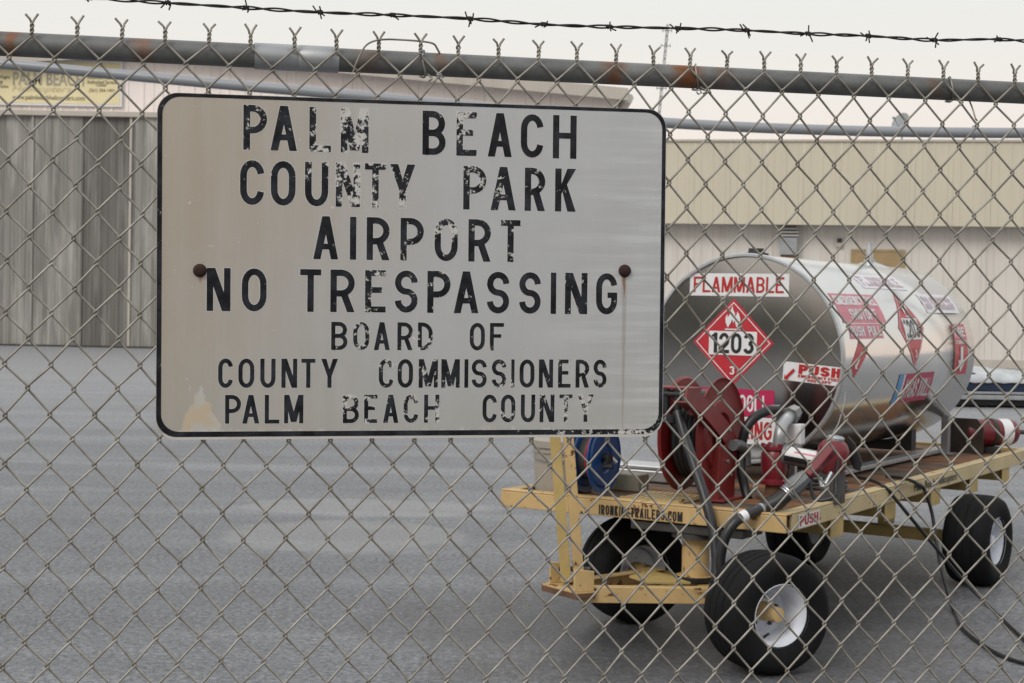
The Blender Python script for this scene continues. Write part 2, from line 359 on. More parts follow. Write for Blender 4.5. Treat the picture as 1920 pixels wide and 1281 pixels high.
# flaking along the bottom edge
fl = w.ramp(w.math('ADD', w.math('MULTIPLY', w.noise(50, 6, .7), .05), w.math('MULTIPLY', w.math('ADD', Z, .283), -1.0)), [(.022, 0), (.026, 1)])
col = w.mix(w.math('MULTIPLY', fl, .8), col, (.62, .59, .54))
w.bump(cl, .05, .002)
M['sign'] = w.fin(col, .42, .25, .5)
w = NT('flaking_black_sign_paint'); at_ = w.n('ShaderNodeAttribute', attribute_name='wear')
nz = w.math('ADD', w.math('MULTIPLY', w.noise(130, 7, .7), .62), w.math('MULTIPLY', w.noise(38, 4, .6), .38))
thr = w.math('SUBTRACT', .80, w.math('MULTIPLY', at_.outputs['Fac'], .42))
msk = w.math('MULTIPLY', w.math('SUBTRACT', nz, thr), 28, True)
tone = w.mix(w.ramp(w.noise(30, 5, .6), [(.4, 0), (.7, 1)]), (.007, .0075, .010), (.032, .034, .042))
col = w.mix(msk, tone, w.mix(w.noise(300, 2), (.42, .41, .39), (.66, .64, .61)))
w.bump(w.math('SUBTRACT', 1.0, msk), .3, .0006)
M['sign_ink'] = w.fin(col, w.math('ADD', .38, w.math('MULTIPLY', msk, .2)), 0, .22)
M['bolt'] = paint('rusted_bolt', (.035, .013, .008), .85, .1, var=.6, scale=120, bump=.6)

# ------------------------------------------------------------------ flat lettering helpers
def text_poly(txt, bold=0.0, shear=0.0):
    c = bpy.data.curves.new('lettering_curve', 'FONT'); c.body = txt; c.size = 1; c.offset = bold; c.shear = shear; c.fill_mode = 'FRONT'; c.resolution_u = 3
    o = bpy.data.objects.new('lettering_curve', c); COL.objects.link(o)
    dg = bpy.context.evaluated_depsgraph_get(); me = bpy.data.meshes.new_from_object(o.evaluated_get(dg))
    vs = [(v.co.x, v.co.y) for v in me.vertices]; fs = [tuple(p.vertices) for p in me.polygons]
    bpy.data.objects.remove(o); bpy.data.curves.remove(c); bpy.data.meshes.remove(me)
    x0 = min(v[0] for v in vs); x1 = max(v[0] for v in vs); y0 = min(v[1] for v in vs); y1 = max(v[1] for v in vs)
    return [((x - x0) / (x1 - x0), (y - y0) / (y1 - y0)) for x, y in vs], fs
def sheet(outline, cuts, fmap, name, mat, parent):
    """flat outline(s) in (a,b), sliced so that it can follow a curved surface, mapped by fmap(a,b)"""
    bm = bmesh.new()
    for vs, fs in outline:
        bv = [bm.verts.new((q[0], q[1], q[2] if len(q) > 2 else 0)) for q in vs]
        for f in fs:
            try: bm.faces.new([bv[i] for i in f])
            except ValueError: pass
    if cuts:
        for ax_ in (0, 1):
            lo = min(v.co[ax_] for v in bm.verts); hi = max(v.co[ax_] for v in bm.verts); k = max(1, int((hi - lo) / cuts))
            for i in range(1, k):
                co = [0, 0, 0]; no = [0, 0, 0]; co[ax_] = lo + (hi - lo) * i / k; no[ax_] = 1
                bmesh.ops.bisect_plane(bm, geom=bm.verts[:] + bm.edges[:] + bm.faces[:], plane_co=co, plane_no=no)
    for v in bm.verts: v.co = fmap(v.co.x, v.co.y, v.co.z)
    me = bpy.data.meshes.new(name); bm.to_mesh(me); bm.free(); me.materials.append(mat)
    o = bpy.data.objects.new(name, me); COL.objects.link(o); o.parent = parent; return o
def rect(a0, a1, b0, b1): return ([(a0, b0), (a1, b0), (a1, b1), (a0, b1)], [(0, 1, 2, 3)])
def fit(tp, a0, a1, b0, b1):
    vs, fs = tp; return ([(a0 + x * (a1 - a0), b0 + y * (b1 - b0)) for x, y in vs], fs)
def text(txt, a0, a1, b0, b1, bold=.0, shear=0.0): return fit(text_poly(txt, bold, shear), a0, a1, b0, b1)

# highway-sign glyphs made of strokes, height 1
def arc(cx_, cy_, rx, ry, a0, a1, n=10):
    return [(cx_ + rx * math.cos(math.radians(a0 + (a1 - a0) * i / n)), cy_ + ry * math.sin(math.radians(a0 + (a1 - a0) * i / n))) for i in range(n + 1)]
def stroke(path, t):
    P = [Vector((x, y)) for x, y in path]; L_ = []; R_ = []
    for i, p in enumerate(P):
        d1 = (P[i] - P[i-1]).normalized() if i else None; d2 = (P[i+1] - P[i]).normalized() if i < len(P) - 1 else None
        d = ((d1 or d2) + (d2 or d1)).normalized(); n_ = Vector((-d.y, d.x)); k = 1 / max(.4, n_.dot(Vector((-(d1 or d2).y, (d1 or d2).x))))
        L_.append(p + n_ * t / 2 * k); R_.append(p - n_ * t / 2 * k)
    return [(L_[i], R_[i], R_[i+1], L_[i+1]) for i in range(len(P) - 1)]
def glyph(ch, W, t):
    h = t / 2; q = []
    S = lambda *path: q.append(stroke(path, t))
    Q = lambda *p: q.append([[Vector(x) for x in p]])
    rx = W / 2 - h; ry = min(.30, rx * 1.35); tx = t * 1.12
    if ch == 'O': S(*(arc(W/2, 1-h-ry, rx, ry, 0, 180) + arc(W/2, h+ry, rx, ry, 180, 360) + [(W-h, 1-h-ry)]))
    elif ch in 'CG':
        p = arc(W/2, 1-h-ry, rx, ry, 8, 180) + arc(W/2, h+ry, rx, ry, 180, 352)
        if ch == 'G': p = arc(W/2, 1-h-ry, rx, ry, 8, 180) + arc(W/2, h+ry, rx, ry, 180, 360) + [(W-h, .47)]
        S(*p)
        if ch == 'G': Q((W*.54, .40), (W, .40), (W, .40+t*.9), (W*.54, .40+t*.9))
    elif ch == 'U': S(*([(h, 1)] + arc(W/2, h+ry, rx, ry, 180, 360) + [(W-h, 1)]))
    elif ch == 'S':
        r_ = (1 - t) / 4
        S(*(arc(W/2, 1-h-r_, rx, r_, 0, 180, 10) + arc(W/2, 1-h-r_, rx, r_, 190, 262, 5) + arc(W/2, h+r_, rx, r_, 82, 0, 6) + arc(W/2, h+r_, rx, r_, -10, -180, 10)))
    elif ch in 'PRBD':
        Q((0, 0), (t, 0), (t, 1), (0, 1))
        def bowl(y0, y1, x1):
            r_ = (y1 - y0) / 2; rr_ = min(r_, (x1 - t) * .8) if ch == 'D' else min(r_, x1 - h - t * .6)
            if ch == 'D': S(*([(h, y1)] + arc(x1-h-rr_, y1-rr_, rr_, rr_, 90, 0, 8) + arc(x1-h-rr_, y0+rr_, rr_, rr_, 0, -90, 8) + [(h, y0)]))
            else: S(*([(h, y1)] + arc(x1-h-rr_, y0+r_, rr_, r_, 90, -90, 12) + [(h, y0)]))
        if ch == 'D': bowl(h, 1-h, W)
        elif ch == 'B': bowl(.5, 1-h, W*.97); bowl(h, .5, W)
        else: bowl(.44, 1-h, W)
        if ch == 'R': Q((W-tx*1.05, 0), (W, 0), (W*.60+tx*.3, .46), (W*.60-tx*.72, .46))
    elif ch == 'A':
        Q((0, 0), (tx, 0), (W/2+tx*.52, 1), (W/2-tx*.52, 1)); Q((W-tx, 0), (W, 0), (W/2+tx*.52, 1), (W/2-tx*.52, 1)); Q((W*.2, .23), (W*.8, .23), (W*.8, .23+t*.9), (W*.2, .23+t*.9))
    elif ch == 'N': Q((0,0),(t,0),(t,1),(0,1)); Q((W-t,0),(W,0),(W,1),(W-t,1)); Q((W-tx*1.15,0),(W,0),(tx*1.15,1),(0,1))
    elif ch == 'M':
        Q((0,0),(t,0),(t,1),(0,1)); Q((W-t,0),(W,0),(W,1),(W-t,1)); Q((W/2-tx*.6,.05),(W/2+tx*.6,.05),(tx*1.1,1),(0,1)); Q((W/2-tx*.6,.05),(W/2+tx*.6,.05),(W,1),(W-tx*1.1,1))
    elif ch == 'H': Q((0,0),(t,0),(t,1),(0,1)); Q((W-t,0),(W,0),(W,1),(W-t,1)); Q((h,.46),(W-h,.46),(W-h,.46+t*.92),(h,.46+t*.92))
    elif ch in 'EF':
        Q((0,0),(t,0),(t,1),(0,1)); Q((h,1-t*.95),(W,1-t*.95),(W,1),(h,1)); Q((h,.46),(W*.82,.46),(W*.82,.46+t*.92),(h,.46+t*.92))
        if ch == 'E': Q((h,0),(W,0),(W,t*.95),(h,t*.95))
    elif ch == 'L': Q((0,0),(t,0),(t,1),(0,1)); Q((h,0),(W,0),(W,t*.95),(h,t*.95))
    elif ch == 'T': Q((W/2-h,0),(W/2+h,0),(W/2+h,1),(W/2-h,1)); Q((0,1-t*.95),(W,1-t*.95),(W,1),(0,1))
    elif ch == 'I': Q((0,0),(W,0),(W,1),(0,1))
    elif ch == 'Y': Q((W/2-h,0),(W/2+h,0),(W/2+h,.45),(W/2-h,.45)); Q((0,1),(tx*1.1,1),(W/2+h,.40),(W/2-h,.40)); Q((W,1),(W-tx*1.1,1),(W/2-h,.40),(W/2+h,.40))
    elif ch == 'K': Q((0,0),(t,0),(t,1),(0,1)); Q((t*.8,.36),(t*.8,.56),(W-tx*1.25,1),(W,1)); Q((W-tx*1.2,0),(W,0),(W*.56,.64),(W*.36,.44))
    elif ch == '0': return glyph('O', W, t)
    elif ch == '1': Q((W-t*1.1,0),(W,0),(W,1),(W-t*1.1,1)); Q((0,.74),(0,.88),(W-t*.55,1),(W-t*.55,.86))
    elif ch == '2':
        r_ = .27; S(*(arc(W/2, 1-h-r_, rx, r_, 175, 0, 10) + arc(W/2, 1-h-r_, rx, r_, -8, -40, 3) + [(h*1.4, t*.9)])); Q((0,0),(W,0),(W,t),(0,t))
    elif ch == '3':
        r_ = (1 - t) / 4; S(*arc(W/2, 1-h-r_, rx*.95, r_, 165, -88, 12)); S(*arc(W/2, h+r_, rx, r_, 88, -165, 12))
    elif ch == 'V': Q((0,1),(tx,1),(W/2+tx*.5,0),(W/2-tx*.5,0)); Q((W-tx,1),(W,1),(W/2+tx*.5,0),(W/2-tx*.5,0))
    elif ch == 'X': Q((0,0),(tx*1.1,0),(W,1),(W-tx*1.1,1)); Q((W-tx*1.1,0),(W,0),(tx*1.1,1),(0,1))
    elif ch == '.': Q((0,0),(t,0),(t,t),(0,t))
    return q
def gtext(txt, a0, a1, b0, b1, t=.19, wd=.56, gap=.085):
    ws = []; x = 0.0
    for ch in txt:
        w_ = {' ': .22, 'I': t, 'M': wd * 1.35, '.': t, '1': wd * .55, 'A': wd * 1.1, 'V': wd * 1.1}.get(ch, wd); ws.append((ch, x, w_)); x += w_ + gap
    x -= gap; k = (a1 - a0) / x; vs = []; fs = []; hgt = b1 - b0
    for ch, x0, w_ in ws:
        for lay, st_ in enumerate(glyph(ch, w_, t) if ch != ' ' else []):
            for qd in st_:
                b = len(vs); vs += [(a0 + (x0 + p[0]) * k, b0 + p[1] * hgt, (lay % 4) * .00025) for p in qd]; fs.append((b, b + 1, b + 2, b + 3))
    return vs, fs

# ================================================================== the setting
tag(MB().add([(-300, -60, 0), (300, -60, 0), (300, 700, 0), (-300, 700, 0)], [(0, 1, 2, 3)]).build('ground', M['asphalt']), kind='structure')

def corrugated(x0, x1, z0, z1, pitch, depth, ribw, y=0.0, ztop=None):
    """ribbed sheet facing -Y with a real thickness; ztop(x) gives a sloping upper edge"""
    pr = [(x0, 0)]; x = x0 + pitch / 2
    while x + ribw < x1:
        pr += [(x - ribw, 0), (x - ribw * .5, -depth), (x + ribw * .5, -depth), (x + ribw, 0)]; x += pitch
    pr.append((x1, 0)); m = MB(); n_ = len(pr)
    top = ztop or (lambda x: z1)
    vs = [(a, y + b, z0) for a, b in pr] + [(a, y + b, top(a)) for a, b in pr] + [(x0, y + .03, z0), (x1, y + .03, z0), (x0, y + .03, top(x0)), (x1, y + .03, top(x1))]
    fs = [(i, i+1, n_+i+1, n_+i) for i in range(n_ - 1)]; k = 2 * n_
    fs += [(k+1, k, k+2, k+3), (k, 0, n_, k+2), (n_-1, k+1, k+3, 2*n_-1)]
    m.add(vs, fs); return m

# ---- hangar with sliding doors
HY = 43.0
hang = empty('hangar', (-9.7, HY, 0), 'large pale hangar with grey sliding doors and low gable roof', 'hangar')
def gable(x): return 7.98 - .0756 * abs(x)
XR = 12.38
DOORR, DOORH = 8.6, 6.30
xs = [-12.4 + i * (24.78 / 14) for i in range(15)]
for a, b in zip(xs[:-1], xs[1:]):
    z0 = DOORH if b <= DOORR + .3 else 0.0
    corrugated(a + .004, b - .004, z0 + .0, 8, .42, .025, .05, 0, lambda x: gable(x) - .02).build('wall_panel', M['clad_pink'], hang)
for k in range(13):
    a = DOORR - (k + 1) * 1.31; b = a + 1.30
    dm = M['door_grey'] if k % 3 != 1 else M['door_grey2']
    dp = corrugated(a, b, .05, DOORH - .1, .20, .012, .02, -.10 if k % 2 else -.16).build('door_panel', dm, hang)
    MB().box((a - .03, (-.10 if k % 2 else -.16) - .05, .05), (a + .03, (-.10 if k % 2 else -.16) + .02, DOORH - .1)).build('door_edge', M['trim'] if k % 4 == 2 else dm, dp)
MB().box((-8.6, -.27, DOORH - .14), (DOORR + .3, -.005, DOORH)).build('door_header', M['trim'], hang, bevel=.01)
MB().box((-8.6, -.24, 0), (DOORR + .2, -.03, .045)).build('door_track', M['steel'], hang)
for sgn in (-1, 1):
    # overhanging roof sheet with a boxed verge that follows the slope
    e0, e1 = 0, sgn * (XR + .28)
    q = [(e0, -.45, gable(e0)), (e1, -.45, gable(e1)), (e1, 26, gable(e1)), (e0, 26, gable(e0))]
    MB().prism([(e0 * 1.0, -.45, gable(e0) + .0), (e1, -.45, gable(e1) + .0), (e1, -.45, gable(e1) + .1), (e0, -.45, gable(e0) + .1)], (0, 26, 0)).build('roof', M['roof'], hang)
    MB().prism([(e0, -.47, gable(e0) - .20), (e1, -.47, gable(e1) - .20), (e1, -.47, gable(e1) + .12), (e0, -.47, gable(e0) + .12)], (0, -.05, 0)).build('verge_trim', M['trim'], hang)
    MB().box((sgn * XR - .04, .04, 0), (sgn * XR + .04, 25.5, gable(XR) - .03)).build('wall', M['clad_pink'], hang)
    MB().tube([(sgn * (XR + .3), -.5, gable(XR) - .16), (sgn * (XR + .3), 25, gable(XR) - .16)], .12, 8).build('gutter', M['roof'], hang)

# banner over the doors
bx0, bx1, bz0, bz1 = -8.4, -.80, 0, 0
pa = at(-330, 202, HY - .12); pb = at(228, 200.5, HY - .12); bz0 = pb.z; bz1 = at(100, 112, HY - .12).z
ban = empty('banner', (pa.x, HY - .06, bz0), 'pale yellow advertising banner with white edge above the hangar doors', 'banner')
BW, BH = pb.x - pa.x, bz1 - bz0
MB().box((0, -.03, 0), (BW, .03, BH)).build('frame', M['label_white'], ban)
MB().box((.06, -.036, .06), (BW - .06, -.031, BH - .06)).build('panel', M['banner'], ban)
def bpx(px, py):
    v = at(px, py, HY - .1); return v.x - pa.x, v.z - bz0
bmap = lambda a, b, l=0: Vector((a, -.040 - l * 4, b))
def bline(t, p0, p1, mat, bold=0.0, shear=0.0):
    a0, b0 = bpx(*p0); a1, b1 = bpx(*p1); sheet([text(t, a0, a1, b0, b1, bold, shear)], 0, bmap, 'lettering', M[mat], ban)
bline('PALM BEACH', (24, 160), (158, 137), 'banner_grey', .03)
bline('Helicopters', (22, 175), (135, 162), 'banner_ghost', .02, .3)
bline('www.palmbeachhelicopters.com', (23, 189), (159, 180), 'banner_ink', .012)
bline('Robinson Factory', (164, 150), (222, 144), 'banner_ink', .012)
bline('Authorized Service', (163, 157.5), (218, 151), 'banner_ink', .012)
bline('Center', (180, 162.5), (200, 157), 'banner_ink', .012)
bline('(561) 304-1491', (167, 174.5), (214, 167), 'banner_ink', .012)
bline('Flight', (0, 149), (19, 142), 'banner_ink', .012)
bline('Training', (-26, 157), (5, 150), 'banner_ink', .012)
bline('Sales', (0, 165), (16, 159), 'banner_ink', .012)

# ---- long low building on the right
bl0 = at(1165, 690, 41.9)
Bm = Matrix.Translation((bl0.x, 41.9, 0)) @ Matrix.Rotation(-math.radians(10), 4, 'Z')
bld = empty('low_building', Bm, 'long low building with cream metal fascia behind the fuel tank', 'building')
BL, FZ0, FZ1 = 16.5, 3.52, 5.62
npan = 18
for i in range(npan):
    a = i * BL / npan; b = a + BL / npan
    corrugated(a + .003, b - .003, FZ0, FZ1, .305, .009, .03, -.55).build('fascia_panel', M['clad_cream'], bld)
    corrugated(a + .003, b - .003, .12, FZ0 + .05, .305, .012, .03, 0).build('wall_panel', M['clad_wall'], bld)
MB().box((-.02, -.60, FZ1 - .002), (BL + .02, -.40, FZ1 + .05)).build('coping', M['trim'], bld)
MB().box((0, -.50, FZ0 - .0), (BL, .0, FZ0 + .02)).build('soffit', M['trim'], bld)
MB().box((0, .04, 0), (BL, 14, FZ1 - .3)).build('wall', M['clad_wall'], bld)
MB().box((-.02, -.06, 0), (BL, -.005, .20)).build('base_course', M['trim'], bld)
bmi = Bm.inverted()
def on_bld(px, py, yy=0.0):
    c = bmi @ CAMP; d = bmi.to_3x3() @ ray(px, py); return c + d * ((yy - c.y) / d.y)
d0 = on_bld(1600, 472); d1 = on_bld(1692, 472)
dr = MB().box((d0.x, -.05, .02), (d1.x, -.022, d0.z)).build('door', M['tan_door'], bld)
MB().box((d0.x - .06, -.065, .02), (d0.x, -.022, d0.z + .06)).box((d1.x, -.065, .02), (d1.x + .06, -.022, d0.z + .06)).box((d0.x, -.065, d0.z), (d1.x, -.022, d0.z + .06)).build('door_frame', M['tan_door'], dr)
MB().lathe([(0, -.06), (.03, -.05), (.03, 0), (0, .0)], (d1.x - .12, -.055, 1.05), (0, 1, 0), 10).build('door_handle', M['zinc'], dr)
a = on_bld(1567, 464, -.08); b = on_bld(1581, 446, -.08)
vb = MB().box((a.x, -.09, a.z), (b.x, -.022, b.z)).build('vent_box', M['trim'], bld, bevel=.008)
MB().box((a.x + .03, -.105, (a.z + b.z) / 2), (b.x - .03, -.091, b.z - .02)).build('vent_opening', M['black'], vb)
a = on_bld(1462, 478, -.2); b = on_bld(1495, 446, -.2)
ac = MB().box((a.x, -.30, a.z), (b.x, -.022, b.z)).build('wall_duct', M['dish'], bld, bevel=.01)
for k in range(3): MB().box((a.x - .02, -.33, b.z + .03 + k * .085), (b.x + .03, -.022, b.z + .075 + k * .085)).build('louvre', M['roof'], ac)
MB().box((a.x + .03, -.27, a.z - .08), (b.x - .05, -.03, a.z - .002)).build('rusty_tray', M['rusty'], ac)
# satellite dish and a vent pipe on its roof
dp_ = on_bld(1691, 262, -.3); dish = empty('satellite_dish', Bm @ Vector((dp_.x, -.3, FZ1 + .05)), 'small grey satellite dish on the low roof edge', 'satellite dish')
dc = Vector((0, 0, .42)); dax = Vector((-.75, -.55, .35)).normalized()
MB().lathe([(0.001, 0), (.09, .008), (.18, .032), (.27, .075), (.275, .075), (.18, .028), (.09, .0), (.001, -.008)], dc, dax, 24).build('reflector', M['dish'], dish, 40)
MB().tube([(0, 0, 0), (0, 0, .3), dc - dax * .01], .022, 8).build('mast', M['dish'], dish, 40)
MB().tube([dc - Vector((0, 0, .2)) + dax * .06, dc + dax * .32], .012, 6).tube([dc + dax * .30, dc + dax * .38], .035, 8).build('feed_arm', M['dish'], dish, 40)
vp = on_bld(1826, 262, -.3)
vpipe = empty('roof_vent_pipe', Bm @ Vector((vp.x, -.3, FZ1 + .05)), 'thin grey vent pipe standing on the low roof right of the dish', 'pipe')
MB().tube([(0, 0, 0), (0, 0, .33)], .035, 8).build('pipe', M['dish'], vpipe, 40); MB().lathe([(.001, .40), (.05, .37), (.06, .33), (.001, .33)], (0, 0, 0), (0, 0, 1), 10).build('cap', M['dish'], vpipe, 40)

# ---- far antenna mast behind the buildings
m0 = at(1232, 250, 105); m1 = at(1252, 46, 105); dv = m1 - m0; mb = m0 - dv * ((m0.z) / dv.z)
mast = empty('antenna_mast', mb, 'thin distant lattice antenna mast rising behind the sign', 'mast')
tp = m1 - mb; k3 = [Vector((.11, 0, 0)), Vector((-.06, .1, 0)), Vector((-.06, -.1, 0))]
mm = MB()
for k in k3: mm.tube([k, tp + k * .6], .028, 5)
mm.build('leg_tubes', M['mast'], mast)
mm = MB(); nb = 40
for i in range(nb):
    for j in range(3): mm.tube([tp * (i / nb) + k3[j], tp * ((i + 1) / nb) + k3[(j + 1) % 3]], .014, 4)
mm.build('lattice', M['mast'], mast)
for f_ in (.98, .93, .865, .79): 
    c_ = tp * f_; MB().bar(c_ + Vector((-.32, 0, 0)), c_ + Vector((.32, 0, 0)), .05, .05).bar(c_ + Vector((-.3, 0, -.12)), c_ + Vector((-.3, 0, .12)), .04, .04).bar(c_ + Vector((.3, 0, -.12)), c_ + Vector((.3, 0, .12)), .04, .04).build('antenna_arm', M['mast'], mast)

# ---- long sagging grey pipe between the trailer and the buildings
PYD = 11.5
pp = [at(x, y, PYD) for x, y in ((-260, 98), (0, 119.5), (400, 156.5), (640, 177), (960, 206.5), (1280, 232.5), (1600, 245.5), (1920, 249.5), (2120, 246))]
gp = empty('sagging_pipe', (pp[0].x, PYD, 0), 'long smooth grey pipe sagging overhead behind the fence', 'pipe')
rel = [p - Vector((pp[0].x, PYD, 0)) for p in pp]
MB().tube(catmull(rel, 8), .0375, 20).build('pipe_run', M['pipe_grey'], gp, 40)
for p in (rel[0], rel[-1]): MB().tube([(p.x, .0, 0), (p.x, 0, p.z + .05)], .045, 12).build('post', M['pipe_grey'], gp, 40)

# ---- low covered cart parked far to the right
cp = ground(1790, 764); cart = empty('covered_cart', Matrix.Translation(cp) @ Matrix.Rotation(.04, 4, 'Z'), 'low navy cart under a crumpled pale sheet beyond the tank', 'cart')
CL = 3.0
MB().box((0, 0, .20), (CL, 1.5, .235)).box((0, -.02, .12), (CL, .02, .185)).build('bumper_rail', M['galv_light'], cart, bevel=.008)
MB().box((.02, .10, .03), (CL - .02, 1.4, .119)).box((.02, .021, .12), (CL - .02, 1.45, .199)).build('underbody', M['black'], cart)  # black boxes filling the underside, standing in for the shadow below the cart
MB().box((.01, .012, .236), (CL, 1.48, .37)).build('body', M['navy'], cart, bevel=.015)
MB().box((-.02, .15, .37), (.35, .5, .50)).build('block', M['black'], cart, bevel=.01); MB().box((-.022, .146, .42), (.352, .504, .445)).build('yellow_band', M['pale_yellow'], cart)
tm = MB(); nx, ny = 40, 14; vs = []
for i in range(nx + 1):
    for j in range(ny + 1):
        x = .12 + (CL - .1) * i / nx; y = -.03 + 1.5 * j / ny; h_ = .40 + .16 * math.sin(math.pi * min(1, (j + .0) / ny)) ** .5 * (0.75 + .25 * math.sin(x * 3.1) + .12 * math.sin(x * 9 + y * 5)) + random.uniform(-.012, .012)
        if j == 0: h_ = .372 + random.uniform(-.01, .01)
        vs.append((x, y, h_))
tm.add(vs, [(i*(ny+1)+j, (i+1)*(ny+1)+j, (i+1)*(ny+1)+j+1, i*(ny+1)+j+1) for i in range(nx) for j in range(ny)])
to = tm.build('sheet', M['tarp'], cart, 180); sm = to.modifiers.new('thick', 'SOLIDIFY'); sm.thickness = .006
for x in (.5, CL - .5):
    for y in (.2, 1.3):
        wh = MB().lathe([(.02, -.05), (.085, -.055), (.11, -.04), (.11, .04), (.085, .055), (.02, .05)], (x, y, .11), (0, 1, 0), 20).build('wheel', M['rubber'], cart, 30)

# ---- belt of trees far behind the camera and to its right (it shows in the polished tank)
tm = MB(); rt = random.Random(21)
for i in range(9000):
    az = math.radians(rt.uniform(78, 282)); r_ = rt.uniform(44, 52); hh = 5.5 + 1.8 * math.sin(az * 9) + 1.1 * math.sin(az * 23 + 1)
    p = Vector((math.sin(az) * r_, math.cos(az) * r_, rt.uniform(0, 1) ** .8 * hh + rt.uniform(-.2, .5))); sz = rt.uniform(.35, .8)
    d1 = Vector((rt.gauss(0, 1), rt.gauss(0, 1), rt.gauss(0, 1))).normalized(); a_, b_ = basis(d1)
    tm.add([p - a_ * sz - b_ * sz * .6, p + a_ * sz - b_ * sz * .6, p + a_ * sz + b_ * sz * .6, p - a_ * sz + b_ * sz * .6], [(0, 1, 2, 3)])
tag(tm.build('distant_wood', paint('dark_foliage', (.045, .062, .03), .7, var=.4, scale=.5, bump=0)), 'dark belt of distant trees reflected in the polished tank', 'trees', kind='stuff')

# ================================================================== chain-link fence
TH = math.atan(6.65e-5 * FPX)
FM = Matrix.Translation((0, 2.84, 0)) @ Matrix.Rotation(TH, 4, 'Z')      # local x along the fence, -y towards the camera
fence = empty('chain_link_fence', FM, 'weathered chain-link fence with twisted wire tips and galvanised top rail', 'fence')
tips = [-.826,-.753,-.680,-.609,-.536,-.466,-.391,-.319,-.246,-.173,-.106,-.034,.038,.108,.180,.250,.318,.388,.460,.530,.600,.669,.740,.812,.882,.957]
while tips[0] > -2.25: tips.insert(0, tips[0] - .0725)
while tips[-1] < 2.35: tips.append(tips[-1] + .0705)
mids = [(a + b) / 2 for a, b in zip(tips[:-1], tips[1:])]
ZT, PER, WR = 1.730, .0851, .00205
rnd = random.Random(3)
jit = {}
def knot(kind, k, j):
    key = (kind, k, j)
    if key not in jit: jit[key] = (rnd.gauss(0, .0009), rnd.gauss(0, .0011))
    dx, dz = jit[key]
    x = (tips if kind == 't' else mids)[k] + dx
    z = ZT - PER * j + dz + (PER / 2 if kind == 'm' else 0)
    return x, z
NR = 20
def spiral(k, side):
    """one woven wire: side=+1 runs between tip column k and the middle to its right, -1 to its left"""
    mk = k if side > 0 else k - 1
    if mk < 0 or mk >= len(mids): return
    pts = []; E_ = .0026; D_ = .0030
    # the top end: twisted with its partner, then splayed
    x, z = tips[k], ZT + PER * .93
    ph = 0 if side > 0 else math.pi
    zt = z + .0235
    lean = rnd.uniform(-.0012, .0012)
    pts.append((x + side * (.0105 + rnd.uniform(-.0015, .0015)), .001 * side, zt + .0125 + rnd.uniform(-.002, .002)))
    pts.append((x + side * .0035, .0015 * side, zt + .0035))
    for i in range(13):
        f_ = i / 12; an = ph - f_ * math.pi * 3.0
        pts.append((x + lean * (1 - f_) + .0021 * math.cos(an), .0021 * math.sin(an), zt - f_ * .0225))
    pts.append((x + side * .0035, 0, z - .004))
    # woven zigzag; '/' lengths run in front, '\' lengths behind
    seq = []
    for j in range(0, NR):
        seq.append(('m', mk, j)); seq.append(('t', k, j))
    for kind, kk, j in seq:
        x_, z_ = knot(kind, kk, j)
        outw = side if kind == 'm' else -side          # the way this bend bulges
        # going down: into a right-hand bend the wire arrives along '\' (behind), leaves along '/' (in front)
        first, second = (D_ * .8, -D_ * .8) if outw > 0 else (-D_ * .8, D_ * .8)
        pts += [(x_ - outw * .0022, first, z_ + .0048), (x_ + outw * E_, first * .35, z_ + .0018), (x_ + outw * E_, second * .35, z_ - .0018), (x_ - outw * .0022, second, z_ - .0048)]
    MB().tube(pts, WR, 7).build('wire', M['wire'], fence, 60)
for k in range(len(tips)):
    spiral(k, 1); spiral(k, -1)
RZ = 1.797
MB().tube([(x, .0265, RZ) for x in (-2.32, -1.47, -.9, -.3, .3, .9, 1.57, 2.42)], .0205, 28).build('top_rail', M['galv'], fence, 40)
sl = [(-.462, -.388), (-.384, -.312)]
MB().lathe([(.0212, -.4585), (.0228, -.4585), (.0228, -.3855), (.0217, -.3835), (.0228, -.3815), (.0228, -.3135), (.0212, -.3135)], (0, .0265, RZ), (1, 0, 0), 28).build('rail_sleeve', M['galv_light'], fence, 40)
for x in (-1.47, 1.57):
    po = MB().tube([(x, .03, 0), (x, .03, 1.80)], .030, 20).build('post', M['galv'], fence, 40)
    MB().lathe([(.034, 1.76), (.034, 1.82), (.02, 1.845), (.001, 1.85)], (x, .03, 0), (0, 0, 1), 20).build('post_cap', M['galv'], po, 40)
    MB().bar((x, .03, 1.83), (x, .005, 2.12), .035, .006).build('wire_arm', M['galv'], po)
def tie(x, z0=0.0):
    pts = [(x - .010, -.006, RZ - .026)]
    for i in range(11):
        an = math.radians(-150 + i * 30); pts.append((x + .004 * math.sin(i), .0265 + .0235 * math.sin(an - math.pi / 2 + .6) * 1.0, RZ + .0235 * math.cos(an - math.pi / 2 + .6)))
    pts += [(x + .012, -.006, RZ - .028), (x + .006, -.007, RZ - .034)]
    MB().tube(catmull(pts, 3), .0017, 6).build('tie_wire', M['wire'], fence, 60)
for x in (-.165, .335, .835): tie(x)
for x, z in ((-.137, 1.772), (.335, 1.766), (-.170, 1.812)):      # crimped tie ends
    MB().tube([(x - .006, -.005, z + .002), (x, -.008, z + .004), (x + .004, -.006, z - .001), (x - .001, -.004, z - .004), (x - .005, -.007, z - .001)], .0017, 6).build('tie_wire', M['galv_light'], fence, 60)
def fpx(px, py, off=0.0):
    mi = FM.inverted(); c = mi @ CAMP; d = mi.to_3x3() @ ray(px, py); return c + d * ((-off - c.y) / d.y)
lw = [fpx(*q, o_) for q, o_ in (((662, 136), .004), ((668, 118), .006), ((684, 88), .004), ((702, 77), .004), ((728, 74), .002), ((770, 76), -.002), ((800, 79), -.006), ((814, 83), -.010), ((820, 92), -.014), ((825, 101), -.018))]
MB().tube(catmull(lw, 4), .0018, 6).build('tie_wire', M['wire'], fence, 60)
